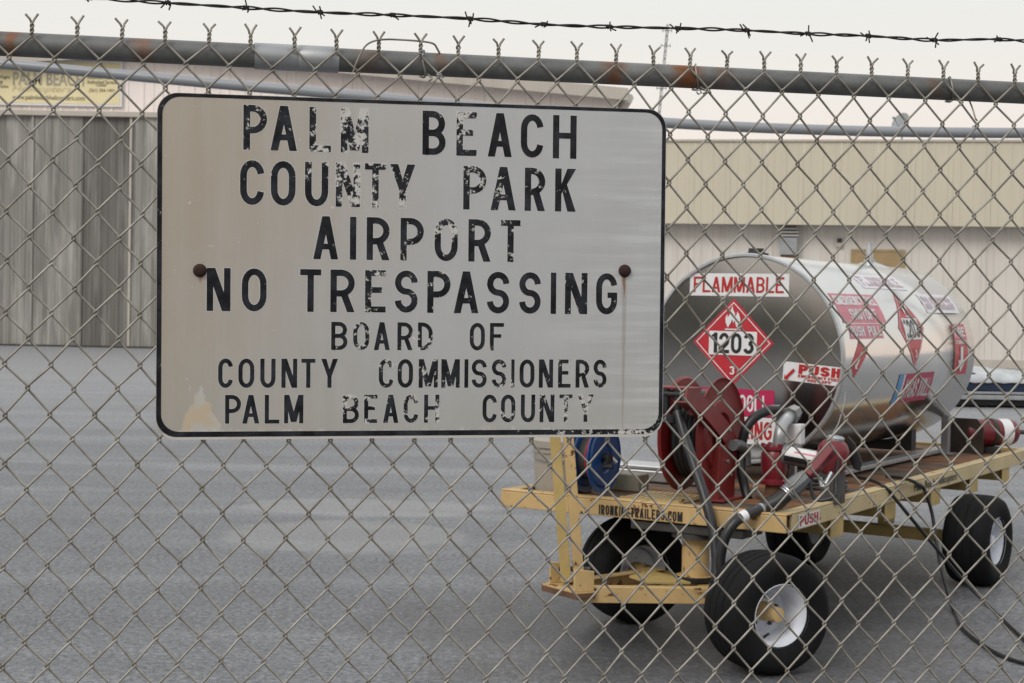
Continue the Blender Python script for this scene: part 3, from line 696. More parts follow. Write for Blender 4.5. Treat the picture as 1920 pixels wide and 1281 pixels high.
lw = [fpx(*q, o_) for q, o_ in (((1307, 165), -.04), ((1320, 169), -.012), ((1330, 171), .004), ((1333, 176), .004))]
MB().tube(catmull(lw, 4), .0017, 6).build('tie_wire', M['wire'], fence, 60)
lw = [fpx(*q, o_) for q, o_ in (((1818, 190), -.03), ((1824, 205), -.004), ((1829, 222), .004), ((1832, 226), .002))]
MB().tube(catmull(lw, 4), .0017, 6).build('tie_wire', M['wire'], fence, 60)

# ---- barbed wire strand
BWp = [(-2.32, 1.89), (-1.9, 1.895), (-1.47, 1.905), (-1.1, 1.885), (-.74, 1.8775), (-.607, 1.876), (-.476, 1.875), (-.35, 1.874), (-.224, 1.876), (-.087, 1.877), (.045, 1.874), (.166, 1.876), (.293, 1.880), (.424, 1.883), (.542, 1.883), (.660, 1.885), (.792, 1.884), (.922, 1.892), (1.05, 1.890), (1.18, 1.893), (1.57, 1.91), (2.0, 1.905), (2.42, 1.9)]
bw = empty('barbed_wire', FM @ Matrix.Translation((0, 0, 0)), 'dark rusty barbed wire strand stretched above the fence', 'barbed wire')
cl_ = catmull([(x, .004, z) for x, z in BWp], 22)
for ph in (0, math.pi):
    pts = []; s_ = 0
    for i, p in enumerate(cl_):
        if i: s_ += (p - cl_[i-1]).length
        an = s_ / .052 * math.pi + ph; amp = .0018 + .0007 * math.sin(s_ * 31)
        pts.append(p + Vector((0, amp * math.cos(an), amp * math.sin(an))))
    MB().tube(pts, .00165, 6).build('strand', M['barb'], bw, 60)
rb = random.Random(11)
for x, z in BWp[4:20]:
    c = Vector((x, .004, z)); mb_ = MB()
    for q in range(2):
        pts = []; xo = (q - .5) * .005
        for i in range(13):
            an = i / 12 * 2 * math.pi * 1.6 + q * 1.7; pts.append(c + Vector((xo + .004 * i / 12, .0034 * math.cos(an), .0034 * math.sin(an))))
        a1 = rb.uniform(0, 6.28); a2 = a1 + math.pi + rb.uniform(-.5, .5)
        f1 = Vector((rb.uniform(-.008, .003), .011 * math.cos(a1), .013 * math.sin(a1))); f2 = Vector((rb.uniform(-.003, .008), .011 * math.cos(a2), .013 * math.sin(a2)))
        mb_.tube([pts[0] + f1, pts[0] + f1 * .2] + pts + [pts[-1] + f2 * .2, pts[-1] + f2], .0014, 5)
    mb_.build('barb', M['barb'], bw, 60)

# ================================================================== the sign
SM = FM @ Matrix.Translation((-.1712, -.0085, 1.433)) @ Matrix.Rotation(-.0090, 4, 'Y')
sign = empty('no_trespassing_sign', SM, 'worn metal airport no trespassing sign with flaking black letters', 'sign')
SW, SH = .8935, .588
def rrect(x0, x1, z0, z1, r_, n=8):
    o_ = []
    for cx_, cz_, a0 in ((x1 - r_, z1 - r_, 0), (x0 + r_, z1 - r_, 90), (x0 + r_, z0 + r_, 180), (x1 - r_, z0 + r_, 270)):
        o_ += [(cx_ + r_ * math.cos(math.radians(a0 + 90 * i / n)), cz_ + r_ * math.sin(math.radians(a0 + 90 * i / n))) for i in range(n + 1)]
    return o_
oo = rrect(-SW/2, SW/2, -SH/2, SH/2, .034)
MB().prism([(x, -.0025, z) for x, z in oo], (0, .0025, 0)).build('plate', M['sign'], sign)
# black border, slightly uneven in width, drawn as a thin paint film
bo = rrect(-SW/2 + .0008, SW/2 - .0008, -SH/2 + .0045, SH/2 - .0006, .034); bi = rrect(-SW/2 + .0088, SW/2 - .0078, -SH/2 + .0135, SH/2 - .0066, .030)
def film(name, polys, wears, y):
    me = bpy.data.meshes.new(name); vs = []; fs = []; wv = []
    for lay, (poly, wr) in enumerate(zip(polys, wears)):
        b_ = len(vs); vs += [(p[0], y - (lay % 4) * .00006, p[1]) for p in poly]; wv += [wr] * len(poly) if not hasattr(wr, '__len__') else list(wr); fs.append(tuple(range(b_, b_ + len(poly))))
    me.from_pydata(vs, [], fs); me.materials.append(M['sign_ink'])
    at2 = me.attributes.new('wear', 'FLOAT', 'POINT')
    for i, x in enumerate(wv): at2.data[i].value = x
    o_ = bpy.data.objects.new(name, me); COL.objects.link(o_); o_.parent = sign; return o_
polys = []; wears = []
def dens(a, b, n_): return [a + (b - a) * i / n_ for i in range(n_)]
nO = len(bo)
def wv_(p):
    if p[1] < -.26: return .32 + .42 * max(0, min(1, (p[0] + .05) / .45))
    if p[0] < -.42: return .42
    return .22
for i in range(nO):
    j = (i + 1) % nO; a_, b_, c_, d_ = bo[i], bo[j], bi[j], bi[i]; L_ = math.dist(a_, b_); kk = max(1, int(L_ / .03))
    for t in range(kk):
        lp = lambda p, q, s_: (p[0] + (q[0] - p[0]) * s_, p[1] + (q[1] - p[1]) * s_)
        qd = [lp(a_, b_, t / kk), lp(a_, b_, (t + 1) / kk), lp(d_, c_, (t + 1) / kk), lp(d_, c_, t / kk)]
        polys.append(qd); wears.append([wv_(p) for p in qd])
o_ = film('border', polys, wears, -.0028)
ROWS = [
 ('PALMBEACH', [-303,-263,-257,-212,-191,-154,-137,-89,5,46,65,101,121,164,180,221,238,281], 201.1, 277.7, '435835112 '[:9].replace(' ', '2')),
 ('COUNTYPARK', [-308,-267,-256,-214,-198,-158,-145,-103,-95,-58,-51,-7,78,119,127,172,188,225,243,281], 107.3, 183.5, '3346655433'),
 ('AIRPORT', [-183,-140,-120,-109,-91,-51,-32,9,28,69,88,128,146,181], 16.3, 90.5, '2334534'),
 ('NOTRESPASSING', [-363,-323,-304,-262,-205,-169,-153,-111,-93,-57,-41,-1,16,57,63,107,122,162,180,219,237,247,263,304,320,359], -74.6, -1.1, '1023544323143'),
 ('BOARDOF', [-151,-123,-113,-85,-77,-49,-36,-9,0,26,92,119,128,153], -140.0, -91.4, '2544434'),
 ('COUNTYCOMMISSIONERS', [-343,-318,-309,-282,-272,-246,-236,-209,-202,-178,-168,-139,-68,-42,-35,-8,2,36,42,75,83,90,96,123,132,158,167,173,182,209,217,243,252,275,284,309,317,341], -205.7, -155.5, '1111135344234422444'),
 ('PALMBEACHCOUNTY', [-331,-304,-302,-273,-264,-239,-231,-198,-130,-102,-93,-70,-60,-33,-24,2,12,39,116,142,149,175,185,211,219,246,255,279,288,318], -267.1, -217.8, '112355445443466')]
wr_ = random.Random(5)
def grow(poly, d):
    P = [Vector(p[:2]) for p in poly]; n_ = len(P); ar_ = sum(P[i].x * P[(i+1) % n_].y - P[(i+1) % n_].x * P[i].y for i in range(n_)); sg = 1 if ar_ > 0 else -1; r_ = []
    for i in range(n_):
        e1 = (P[i] - P[i-1]); e2 = (P[(i+1) % n_] - P[i])
        if e1.length < 1e-9 or e2.length < 1e-9: r_.append(tuple(P[i])); continue
        e1.normalize(); e2.normalize(); m_ = (Vector((e1.y, -e1.x)) + Vector((e2.y, -e2.x))) * sg; r_.append(tuple(P[i] + m_ * (d / max(.35, 1 + e1.dot(e2)))))
    return r_
halo = []
SPLIT = {'PALMBEACH': [4], 'COUNTYPARK': [6], 'NOTRESPASSING': [2], 'BOARDOF': [5], 'COUNTYCOMMISSIONERS': [6], 'PALMBEACHCOUNTY': [4, 9]}
for word, xs_, b_, t_, wear in ROWS:
    polys = []; wears = []; b_ /= 1000; t_ /= 1000; hgt = t_ - b_
    for i, ch in enumerate(word):
        if i in SPLIT.get(word, []): film('lettering', polys, wears, -.0028); polys = []; wears = []
        x0 = xs_[2*i] / 1000; W_ = (xs_[2*i+1] - xs_[2*i]) / 1000 / hgt; base = min(.74, int(wear[i]) * .088 + .20); ga = wr_.uniform(-.25, .25)
        for st_ in glyph(ch, W_, .150 if hgt > .06 else .145):
            for qd in st_:
                pq = [(x0 + p[0] * hgt, b_ + p[1] * hgt) for p in qd]
                polys.append(pq); wears.append([base + ga * (p[1] - .5) + wr_.uniform(-.04, .04) for p in qd]); halo.append(grow(pq, .0011 if hgt > .06 else .0008))
    film('lettering', polys, wears, -.0028)
hm_ = MB()
for i, poly in enumerate(halo): hm_.add([(p[0], -.00256 - (i % 4) * .00005, p[1]) for p in poly], [(0, 1, 2, 3)])
hm_.build('letter_edge_film', paint('pale_paint_edge', (.56, .555, .54), .45, var=.1, scale=20, bump=0), sign)
for x, z in ((-.3745, -.006), (.3725, .0035)):
    MB().lathe([(.0001, -.0105), (.006, -.0100), (.0095, -.0080), (.0112, -.0045), (.0116, -.0026), (.0116, -.0022)], (x, 0, z), (0, 1, 0), 22).build('bolt', M['bolt'], sign, 50)

# ================================================================== the fuel trailer
DZ = .581                                                       # top of the deck frame
tr = empty('flatbed_trailer', TR, 'rusty yellow four-wheeled flatbed trailer carrying the fuel tank', 'trailer')
YE, XW = 3.95, -1.305
fb = MB().box((XW, 0, .506), (0, .012, DZ - .008)).box((XW, 0, DZ - .0075), (0, .06, DZ)).box((XW, .0125, .506), (0, .05, .513)).build('front_beam', M['yellow'], tr, bevel=.004)
sb = MB().box((-.012, .0605, .506), (0, YE, DZ - .008)).box((-.06, .0605, DZ - .0075), (0, YE, DZ)).box((-.05, .0605, .506), (-.0125, YE, .513)).build('side_beam', M['pale_yellow'], tr, bevel=.004)
MB().box((XW, .0605, .506), (XW + .012, YE, DZ - .008)).box((XW, .0605, DZ - .0075), (XW + .06, YE, DZ)).build('side_beam', M['yellow2'], tr, bevel=.004)
MB().box((XW + .0125, YE - .05, .506), (-.0125, YE - .005, DZ - .01)).build('rear_beam', M['yellow2'], tr, bevel=.004)
y = .075; k = 0
while y < YE - .2:
    wd = .136 + random.uniform(-.004, .004)
    MB().box((XW + .065, y, .535 + random.uniform(-.002, .002)), (-.065, y + wd, .566 + random.uniform(-.003, .003)))\
        .build('deck_plank', M[('wood', 'wood2', 'wood3', 'wood')[random.randrange(4)]], tr, bevel=.004)
    y += wd + .006; k += 1
for yc in (.596, 1.288, 1.98, 2.657, 3.30):
    MB().box((XW + .02, yc - .035, .435), (-.016, yc - .025, .5055)).box((XW + .02, yc - .0245, .499), (-.016, yc + .035, .5055)).box((XW + .02, yc - .0245, .435), (-.016, yc + .035, .4415)).build('cross_member', M['yellow2'], tr, bevel=.003)
    MB().box((-.0155, yc - .075, .425), (-.008, yc + .075, .505)).build('stake_pocket', M['yellow2'], tr, bevel=.003)
fmap = lambda a, b, l=0: Vector((a, -.0022 - l, b)); smap = lambda a, b, l=0: Vector((.0022 + l, a, b))
sheet([gtext('IRONKINGTRAILERS.COM', -.823, -.441, .513, .5535, .17, .46, .12)], 0, fmap, 'lettering', M['ink_black'], fb)
stp = sheet([rect(.125, .355, .512, .567)], 0, smap, 'push_sticker', M['label_white'], tr)
sheet([gtext('PUSH', .14, .34, .519, .560, .2, .6)], 0, lambda a, b, l=0: Vector((.0034 + l, a, b)), 'lettering', M['ink_red'], stp)
sheet([text('Palm Beach Helicopters', 1.60, 2.30, .513, .564, .016, .1)], 0, smap, 'lettering', M['ink_black'], sb)

def wheel(c, axis, outer=1, hub='yellow'):
    axis = Vector(axis).normalized() * outer
    R_, W_ = .2285, .115
    pr = [(.113, -.070), (.121, -.086), (.135, -.091), (.165, -.098), (.192, -.097), (.212, -.088), (.2235, -.070), (.2278, -.046), (.2278, -.040), (.2235, -.037), (.2235, -.033), (.2285, -.030), (.2285, -.003), (.2245, -.0015)]
    pr = [(a, b * 1.2) for a, b in pr]; pr = pr + [(a, -b) for a, b in reversed(pr)]
    wo = MB().lathe(pr, c, axis, 56).build('wheel', M['rubber'], tr, 35)
    rim = [(.120, .106), (.1225, .102), (.121, .096), (.112, .092), (.104, .072), (.098, .036), (.093, -.026), (.080, -.038), (.066, -.030), (.048, -.022), (.034, -.022)]
    MB().lathe(rim, c, axis, 40).lathe([(.120, -.106), (.121, -.096), (.110, -.074), (.100, -.050), (.097, -.0055)], c, axis, 40).build('rim', M['white'], wo, 40)
    hb = [(.036, -.12), (.036, .004), (.030, .012), (.029, .074), (.027, .081), (.0001, .083)]
    MB().lathe(hb, c, axis, 24).build('hub', M[hub], wo, 40)
    a, b = basis(axis)
    for q in range(5):
        an = 2 * math.pi * q / 5 + .4; p = Vector(c) + (a * math.cos(an) + b * math.sin(an)) * .058 + axis * (-.026)
        MB().lathe([(.0085, -.002), (.0085, .012), (.0001, .0125)], p, axis, 6).build('lug_nut', M['steel'], wo)
    an = -1.1; p = Vector(c) + (a * math.cos(an) + b * math.sin(an)) * .097 + axis * .05
    MB().tube([p, p + axis * .02 - (a * math.cos(an) + b * math.sin(an)) * .02], .005, 8).build('valve', M['black'], wo, 40)
    return wo
FR, FL = Vector((-.006, -.162, .2285)), Vector((-.865, .402, .2285))
axd = (FR - FL).normalized(); fwd = Vector((-(-axd.y) * -1, -axd.x, 0)); fwd = Vector((axd.y, -axd.x, 0)).normalized()
FC = (FR + FL) / 2
wheel(FR, axd, 1); wheel(FL, axd, -1)
RR, RL = Vector((.115, 2.30, .2285)), Vector((-.86, 2.36, .2285)); axr = (RR - RL).normalized()
wheel(RR, axr, 1, 'white'); wheel(RL, axr, -1)
MB().bar(RL + axr * .06, RR - axr * .06, .06, .06).build('rear_axle', M['yellow2'], tr, bevel=.004)
for t in (.2, .5):
    c = RL.lerp(RR, t); MB().box((c.x - .03, c.y - .05, .262), (c.x + .03, c.y + .05, .434)).build('axle_bracket', M['yellow2'], tr, bevel=.004)
MB().bar(FL + axd * .06, FR - axd * .06, .06, .06).build('front_axle', M['yellow2'], tr, bevel=.004)
MB().lathe([(.001, .262), (.078, .262), (.078, .285), (.056, .286), (.056, .440), (.001, .4405)], (FC.x, FC.y, 0), (0, 0, 1), 32).build('steering_column', M['yellow'], tr, 40)
MB().lathe([(.001, .441), (.10, .441), (.10, .462), (.07, .463), (.07, .5045), (.001, .505)], (FC.x, FC.y, 0), (0, 0, 1), 32).build('turntable', M['steel'], tr, 40)
MB().lathe([(.079, .262), (.088, .266), (.088, .280), (.079, .284)], (FC.x, FC.y, 0), (0, 0, 1), 32).build('bearing_ring', M['black'], tr, 40)
MB().box((FC.x - .25, FC.y - .10, .4635), (FC.x + .25, FC.y + .10, .4985)).build('bolster', M['steel'], tr, bevel=.004)
HG = FC + fwd * .565; HG.z = 0
for sg in (-1, 1):
    p = FC + axd * (.27 * sg) + fwd * .03; q = HG + axd * (.085 * sg)
    m_ = MB(); d = (q - p); d.z = 0; sd_ = axd * sg
    p0, q0 = Vector((p.x, p.y, .214)), Vector((q.x, q.y, .220)); nn = Vector((d.y, -d.x, 0)).normalized(); nn = nn if nn.dot(sd_) > 0 else -nn
    m_.prism([p0, q0, q0 - nn * .008, p0 - nn * .008], (0, 0, .062))
    m_.prism([p0 - nn * .0085, q0 - nn * .0085, q0 - nn * .05, p0 - nn * .05], (0, 0, .007))
    m_.prism([p0 - nn * .0085 + Vector((0, 0, .055)), q0 - nn * .0085 + Vector((0, 0, .055)), q0 - nn * .05 + Vector((0, 0, .055)), p0 - nn * .05 + Vector((0, 0, .055))], (0, 0, .007))
    m_.build('drawbar', M['yellow'], tr, bevel=.002)
# gusset between the two drawbars
g0 = FC + fwd * .12; MB().prism([Vector((*(g0 + axd * .16).xy, .280)), Vector((*(g0 - axd * .16).xy, .280)), Vector((*(g0 + fwd * .16 - axd * .05).xy, .280)), Vector((*(g0 + fwd * .16 + axd * .09).xy, .280))], (0, 0, .008)).build('gusset', M['yellow2'], tr)
# hinge plate with ears, tongue folded upright
hp = [HG + axd * .12 + fwd * -.04, HG + axd * .125 + fwd * .045, HG - axd * .10 + fwd * .085, HG - axd * .13 + fwd * .03, HG - axd * .11 - fwd * .04]
hpl = MB().prism([Vector((p.x, p.y, .262)) for p in hp], (0, 0, -.022)).build('hinge_plate', M['rusty'], tr, bevel=.002)
MB().prism([Vector((p.x, p.y, .2635)) for p in hp], (0, 0, .006)).build('plate_top', M['yellow'], hpl)
for off, w_, h_ in ((-.105, .012, .085), (.105, .012, .088)):
    c = HG + axd * off; MB().prism([Vector((*(c - fwd * .035).xy, .270)), Vector((*(c + fwd * .05).xy, .270)), Vector((*(c + fwd * .05).xy, .27 + h_)), Vector((*(c - fwd * .035).xy, .27 + h_ - .012))], axd * w_).build('hinge_ear', M['yellow'], tr, bevel=.002)
wl = TRI.to_3x3() @ Vector((-1, 0, 0)); wt = TRI.to_3x3() @ Vector((0, -1, 0)); wx = -wl
tb = loc(1071, 1082, 1, HG.y) ; tb.z = .285
for dx_, mt in ((-.040, 'yellow2'), (.012, 'yellow')):
    b0 = tb + wx * dx_; b1 = b0 + Vector((0, 0, .86)) + wl * .083
    m_ = MB(); n_ = wx
    m_.prism([b0, b0 + wx * .042, b0 + wx * .042 - wt * .005, b0 - wt * .005], b1 - b0); m_.prism([b0 - wt * .0055, b0 + wx * .005 - wt * .0055, b0 + wx * .005 - wt * .045, b0 - wt * .045], b1 - b0)
    m_.build('tongue_bar', M[mt], tr, bevel=.002)
MB().tube([tb + wx * -.05 + Vector((0, 0, .05)) - wt * .02, tb + wx * .075 + Vector((0, 0, .05)) - wt * .02], .010, 10).build('hinge_pin', M['steel'], tr, 40)

# ================================================================== the tank
TKO = Vector((-.68, 1.13, .5812)); TKM = TR @ Matrix.Translation(TKO)
tank = empty('fuel_tank', TKM, 'polished aluminium cylindrical aviation fuel tank covered with warning stickers', 'tank')
TRD, TL, TZ, DOME = .49, 2.15, .56, .014
MB().lathe([(TRD, .0), (TRD, .05), (TRD, TL * .5), (TRD, TL - .02), (TRD - .01, TL)], (0, 0, TZ), (0, 1, 0), 128).build('shell', M['tank'], tank, 30)
hd = [(TRD - .012, .012)] + [(r_, -DOME * (1 - (r_ / .478) ** 2) + .006) for r_ in (.478, .42, .36, .29, .21, .12, .05, .0005)]
MB().lathe(hd, (0, 0, TZ), (0, 1, 0), 96).build('front_head', M['tank_head'], tank, 60)
MB().lathe([(TRD - .014, .012), (TRD - .014, -.006), (TRD - .010, -.011), (TRD + .001, -.011), (TRD + .005, -.006), (TRD + .005, .012), (TRD + .001, .016)], (0, 0, TZ), (0, 1, 0), 128).build('rim_ring', M['alu'], tank, 50)
MB().lathe([(TRD - .012, TL - .002), (.3, TL + .02), (.0005, TL + .03)], (0, 0, TZ), (0, 1, 0), 64).build('rear_head', M['tank'], tank, 60)
for yy in (.35, 1.75):
    ar = [(x_, yy, TZ - math.sqrt((TRD + .003) ** 2 - x_ * x_)) for x_ in [(-.26 + .52 * i / 18) for i in range(19)]]
    MB().prism([(.26, yy, .022)] + [(-.26, yy, .022)] + ar, (0, .08, 0)).build('saddle', M['steel'], tank, bevel=.003)
for x_ in (-.31, .31): MB().box((x_ - .035, -.02, .0), (x_ + .035, TL + .05, .0215)).build('skid_rail', M['galv_light'], tank, bevel=.003)
def tkx(px, py): return loc(px, py, 0, -.68).y - TKO.y
vy = tkx(1630, 488)
vt = MB().lathe([(.12, TZ + TRD - .014), (.06, TZ + TRD + .008), (.032, TZ + TRD + .018), (.032, TZ + TRD + .032), (.020, TZ + TRD + .034), (.018, TZ + TRD + .115), (.022, TZ + TRD + .117), (.022, TZ + TRD + .125), (.001, TZ + TRD + .126)], (0, vy, 0), (0, 0, 1), 24).build('vent_pipe', M['alu'], tank, 40)
cy_ = .10
MB().lathe([(.058, TZ + TRD - .01), (.058, TZ + TRD + .008), (.04, TZ + TRD + .009), (.037, TZ + TRD + .03), (.001, TZ + TRD + .031)], (.01, cy_, 0), (0, 0, 1), 20).build('filler_cap', M['black'], tank, 40)
MB().tube([loc(*q, 1, 1.10) - TKO for q in ((1586, 735), (1583, 760), (1572, 795), (1556, 825))], .003, 6).build('seal_wire', M['alu'], tank, 40)

FPL = lambda off: (lambda a, b, l=0: Vector((a - TKO.x, -DOME * (1 - min(1, (((a - TKO.x) ** 2 + (b - .5812 - TZ) ** 2) / .2285))) + .006 - off - l, b - .5812)))
def SPL(off): return lambda a, b, l=0: Vector(((TRD + off + l) * math.cos(b / TRD), a - TKO.y, TZ + (TRD + off + l) * math.sin(b / TRD)))
dg = lambda d_: math.radians(d_) * TRD
def sticker(name, outline, mat, maker, inks, cuts=.05, tf=None):
    f0 = maker(.0015); tfm = tf or (lambda a, b: (a, b))
    so = sheet([outline], cuts, lambda a, b, l=0: f0(*tfm(a, b), l), name, M[mat], tank)
    for i, (shape, mt) in enumerate(inks):
        f1 = maker(.0026 + .0009 * i); sheet([shape], cuts, (lambda fz: lambda a, b, l=0: fz(*tfm(a, b), l))(f1), 'print', M[mt], so)
    return so
def diamond(ca, cb, h, sa=1.0): return ([(ca - h * sa, cb), (ca, cb - h), (ca + h * sa, cb), (ca, cb + h)], [(0, 1, 2, 3)])
def diaring(ca, cb, h0, h1):
    p = [(ca - h1, cb), (ca, cb - h1), (ca + h1, cb), (ca, cb + h1)]; q = [(ca - h0, cb), (ca, cb - h0), (ca + h0, cb), (ca, cb + h0)]
    return (p + q, [(i, (i + 1) % 4, 4 + (i + 1) % 4, 4 + i) for i in range(4)])
FLAME = [(-.30,0),(-.44,.22),(-.46,.45),(-.36,.62),(-.33,.46),(-.22,.58),(-.16,.80),(-.04,1.0),(-.02,.82),(.10,.66),(.12,.50),(.22,.62),(.24,.74),(.36,.60),(.44,.40),(.40,.18),(.26,0),(.16,.16),(.10,.34),(.02,.22),(-.06,.40),(-.14,.22)]
def flame(ca, cb, w_, h_): return ([(ca + x * w_, cb + y * h_) for x, y in FLAME], [tuple(range(len(FLAME)))])
def placard(ca, cb, maker, mat):
    sticker('hazard_placard', diamond(ca, cb, .206), mat, maker, [
        (diaring(ca, cb, .184, .190), 'label_white'), (rect(ca - .122, ca + .122, cb - .060, cb + .052), 'label_white'),
        (gtext('1203', ca - .108, ca + .108, cb - .052, cb + .044, .17), 'ink_black'), (flame(ca, cb + .068, .085, .105), 'label_white'),
        (rect(ca - .04, ca + .04, cb + .058, cb + .064), 'label_white'), (gtext('3', ca - .012, ca + .014, cb - .152, cb - .112, .18), 'label_white')])
sticker('warning_sticker', rect(-.966, -.462, 1.434, 1.540), 'label_white', FPL, [(gtext('FLAMMABLE', -.946, -.486, 1.450, 1.524, .145), 'ink_red')])
placard(-.733, 1.216, FPL, 'label_red')
def rot(ca, cb, an): 
    c_, s_ = math.cos(an), math.sin(an); return lambda a, b: (ca + (a - ca) * c_ - (b - cb) * s_, cb + (a - ca) * s_ + (b - cb) * c_)
ARW = ([(-.385, 1.108), (-.405, 1.086), (-.425, 1.096), (-.455, 1.062), (-.470, 1.074), (-.470, 1.052 - .008), (-.438, 1.044), (-.448, 1.054), (-.416, 1.086 - .008)], [tuple(range(9))])
ARW = ([(-.470, 1.066), (-.470, 1.044), (-.446, 1.044), (-.453, 1.051), (-.420, 1.088), (-.430, 1.098), (-.463, 1.059)], [tuple(range(7))])
sticker('warning_sticker', rect(-.479, -.195, 1.040, 1.126), 'label_white', FPL, [(gtext('PUSH', -.405, -.205, 1.076, 1.120, .24), 'ink_red'), (gtext('EMERGENCY FUEL', -.405, -.205, 1.060, 1.073, .22), 'ink_red'), (gtext('SHUT OFF', -.36, -.245, 1.045, 1.057, .22), 'ink_red'), (ARW, 'ink_red')], tf=rot(-.337, 1.083, -.075))
sticker('warning_sticker', rect(-.966, -.520, .873, .998), 'label_magenta', FPL, [(gtext('AVGAS 100LL', -.940, -.545, .893, .972, .15), 'label_white')])
sticker('warning_sticker', rect(-.966, -.512, .742, .869), 'label_white', FPL, [(gtext('NO SMOKING', -.945, -.530, .765, .850, .16), 'ink_red')])
sticker('warning_sticker', rect(1.79, 2.48, dg(45), dg(58)), 'label_lilac', SPL, [(gtext('FLAMMABLE', 1.83, 2.44, dg(47.2), dg(55.8), .18), 'ink_pale')])
sticker('warning_sticker', rect(1.20, 1.81, dg(21.2), dg(39.6)), 'label_pink', SPL, [(gtext('EMERGENCY FUEL', 1.22, 1.79, dg(32), dg(38), .22), 'label_white'), (gtext('SHUTOFF', 1.33, 1.70, dg(23), dg(29.5), .18), 'label_white')])
sticker('warning_sticker', rect(1.24, 1.71, dg(12.2), dg(20.7)), 'label_pink', SPL, [(gtext('PUSH  PULL', 1.26, 1.69, dg(13.6), dg(19.4), .18), 'label_white')])
sticker('arrow_sticker', ([(1.345, dg(11.5)), (1.225, dg(-1.5)), (1.275, dg(-9)), (1.445, dg(4.5))], [(0, 1, 2, 3)]), 'label_red', SPL, [(([(1.36, dg(5)), (1.285, dg(-2.0)), (1.275, dg(-1.0)), (1.275, dg(-4)), (1.315, dg(-4)), (1.300, dg(-3)), (1.37, dg(4))], [tuple(range(7))]), 'label_white')])
placard(2.17, dg(18), SPL, 'label_red')
sticker('warning_sticker', rect(2.55, 3.14, dg(28), dg(42.3)), 'label_lilac', SPL, [(gtext('NO SMOKING', 2.58, 3.10, dg(30.5), dg(40), .18), 'ink_pale')])
sticker('fire_sticker', rect(2.87, 3.12, dg(-12.5), dg(20.3)), 'label_red', SPL, [(rect(2.885, 3.105, dg(10.5), dg(19.4)), 'label_pink'), (gtext('FIRE', 2.90, 3.09, dg(12), dg(18.2), .18), 'label_white'), (gtext('EXTINGUISHER', 2.89, 3.10, dg(7.2), dg(9.6), .18), 'label_white'),
    (([(2.97, dg(5.5)), (2.97, dg(-3)), (2.92, dg(-3)), (2.995, dg(-11)), (3.07, dg(-3)), (3.02, dg(-3)), (3.02, dg(5.5))], [tuple(range(7))]), 'label_white')])
sticker('warning_sticker', rect(1.95, 2.53, dg(-27.6), dg(-9.3)), 'label_magenta', SPL, [(rect(1.95, 2.02, dg(-27.6), dg(-9.3)), 'label_blue'), (rect(2.02, 2.045, dg(-27.6), dg(-9.3)), 'label_white'), (gtext('AVGAS 100LL', 2.07, 2.50, dg(-24.5), dg(-12.5), .15), 'label_white')])

# ================================================================== things on the deck
def on_deck(name, p, label, cat, z=None):
    return empty(name, TR @ Matrix.Translation((p[0], p[1], DZ - .012 if z is None else z)), label, cat)
def rl(o, v):                                                   # trailer coordinates to a thing's own
    return Vector(v) - (TRI @ o.matrix_world.translation)

# ---- red hose reel
ry_ = .40; xl = loc(1286, 838, 1, ry_).x; xr = xl + .150; rzc = .836
reel = on_deck('hose_reel', ((xl + xr) / 2, ry_), 'large red spring hose reel standing at the trailer front', 'hose reel')
O3 = Vector(((xl + xr) / 2, ry_, DZ - .012)); L3 = lambda x, y, z: Vector((x, y, z)) - O3
for x_, sg in ((xl, -1), (xr, 1)):
    pr = [(.03, .0), (.09, .004 * sg), (.10, .018 * sg), (.15, .018 * sg), (.16, .004 * sg), (.225, .004 * sg), (.240, .010 * sg), (.2455, .016 * sg), (.2455, .011 * sg), (.238, .003 * sg), (.16, -.001 * sg), (.03, -.004 * sg)]
    MB().lathe(pr, L3(x_, ry_, rzc), (1, 0, 0), 48).build('flange', M['red'], reel, 40)
dm = MB()
for lay, (r_, n_) in enumerate(((.13, 5), (.155, 5), (.180, 5))):
    for i in range(n_):
        xx = xl + .018 + (xr - xl - .036) * (i + .5) / n_; dm.lathe([(r_ + .0135 * math.cos(t_ * math.pi / 4), .0135 * math.sin(t_ * math.pi / 4)) for t_ in range(9)], L3(xx, ry_, rzc), (1, 0, 0), 40)
dm.build('coiled_hose', M['hose'], reel, 60)
MB().lathe([(.0001, -.10), (.05, -.10), (.05, .10), (.0001, .10)], L3((xl + xr) / 2, ry_, rzc), (1, 0, 0), 24).build('axle', M['red'], reel, 40)
sx_ = xr + .035
MB().box(L3(sx_, ry_ - .075, DZ - .0115), L3(sx_ + .010, ry_ + .085, .80)).box(L3(sx_ - .045, ry_ - .085, DZ - .0115), L3(sx_ + .010, ry_ - .0755, .80)).build('stand', M['red'], reel, bevel=.004)
MB().box(L3(sx_ - .06, ry_ - .13, DZ - .0118), L3(sx_ + .05, ry_ + .13, DZ - .004)).build('base_plate', M['red'], reel, bevel=.002)
arp = [loc(*q, 0, sx_) for q in ((1380, 868), (1368, 826), (1340, 787), (1312, 758), (1284, 741))]
ar = [L3(p.x, p.y, p.z) for p in catmull(arp, 5)]
m_ = MB(); hw = [.05, .055, .055, .05, .045]
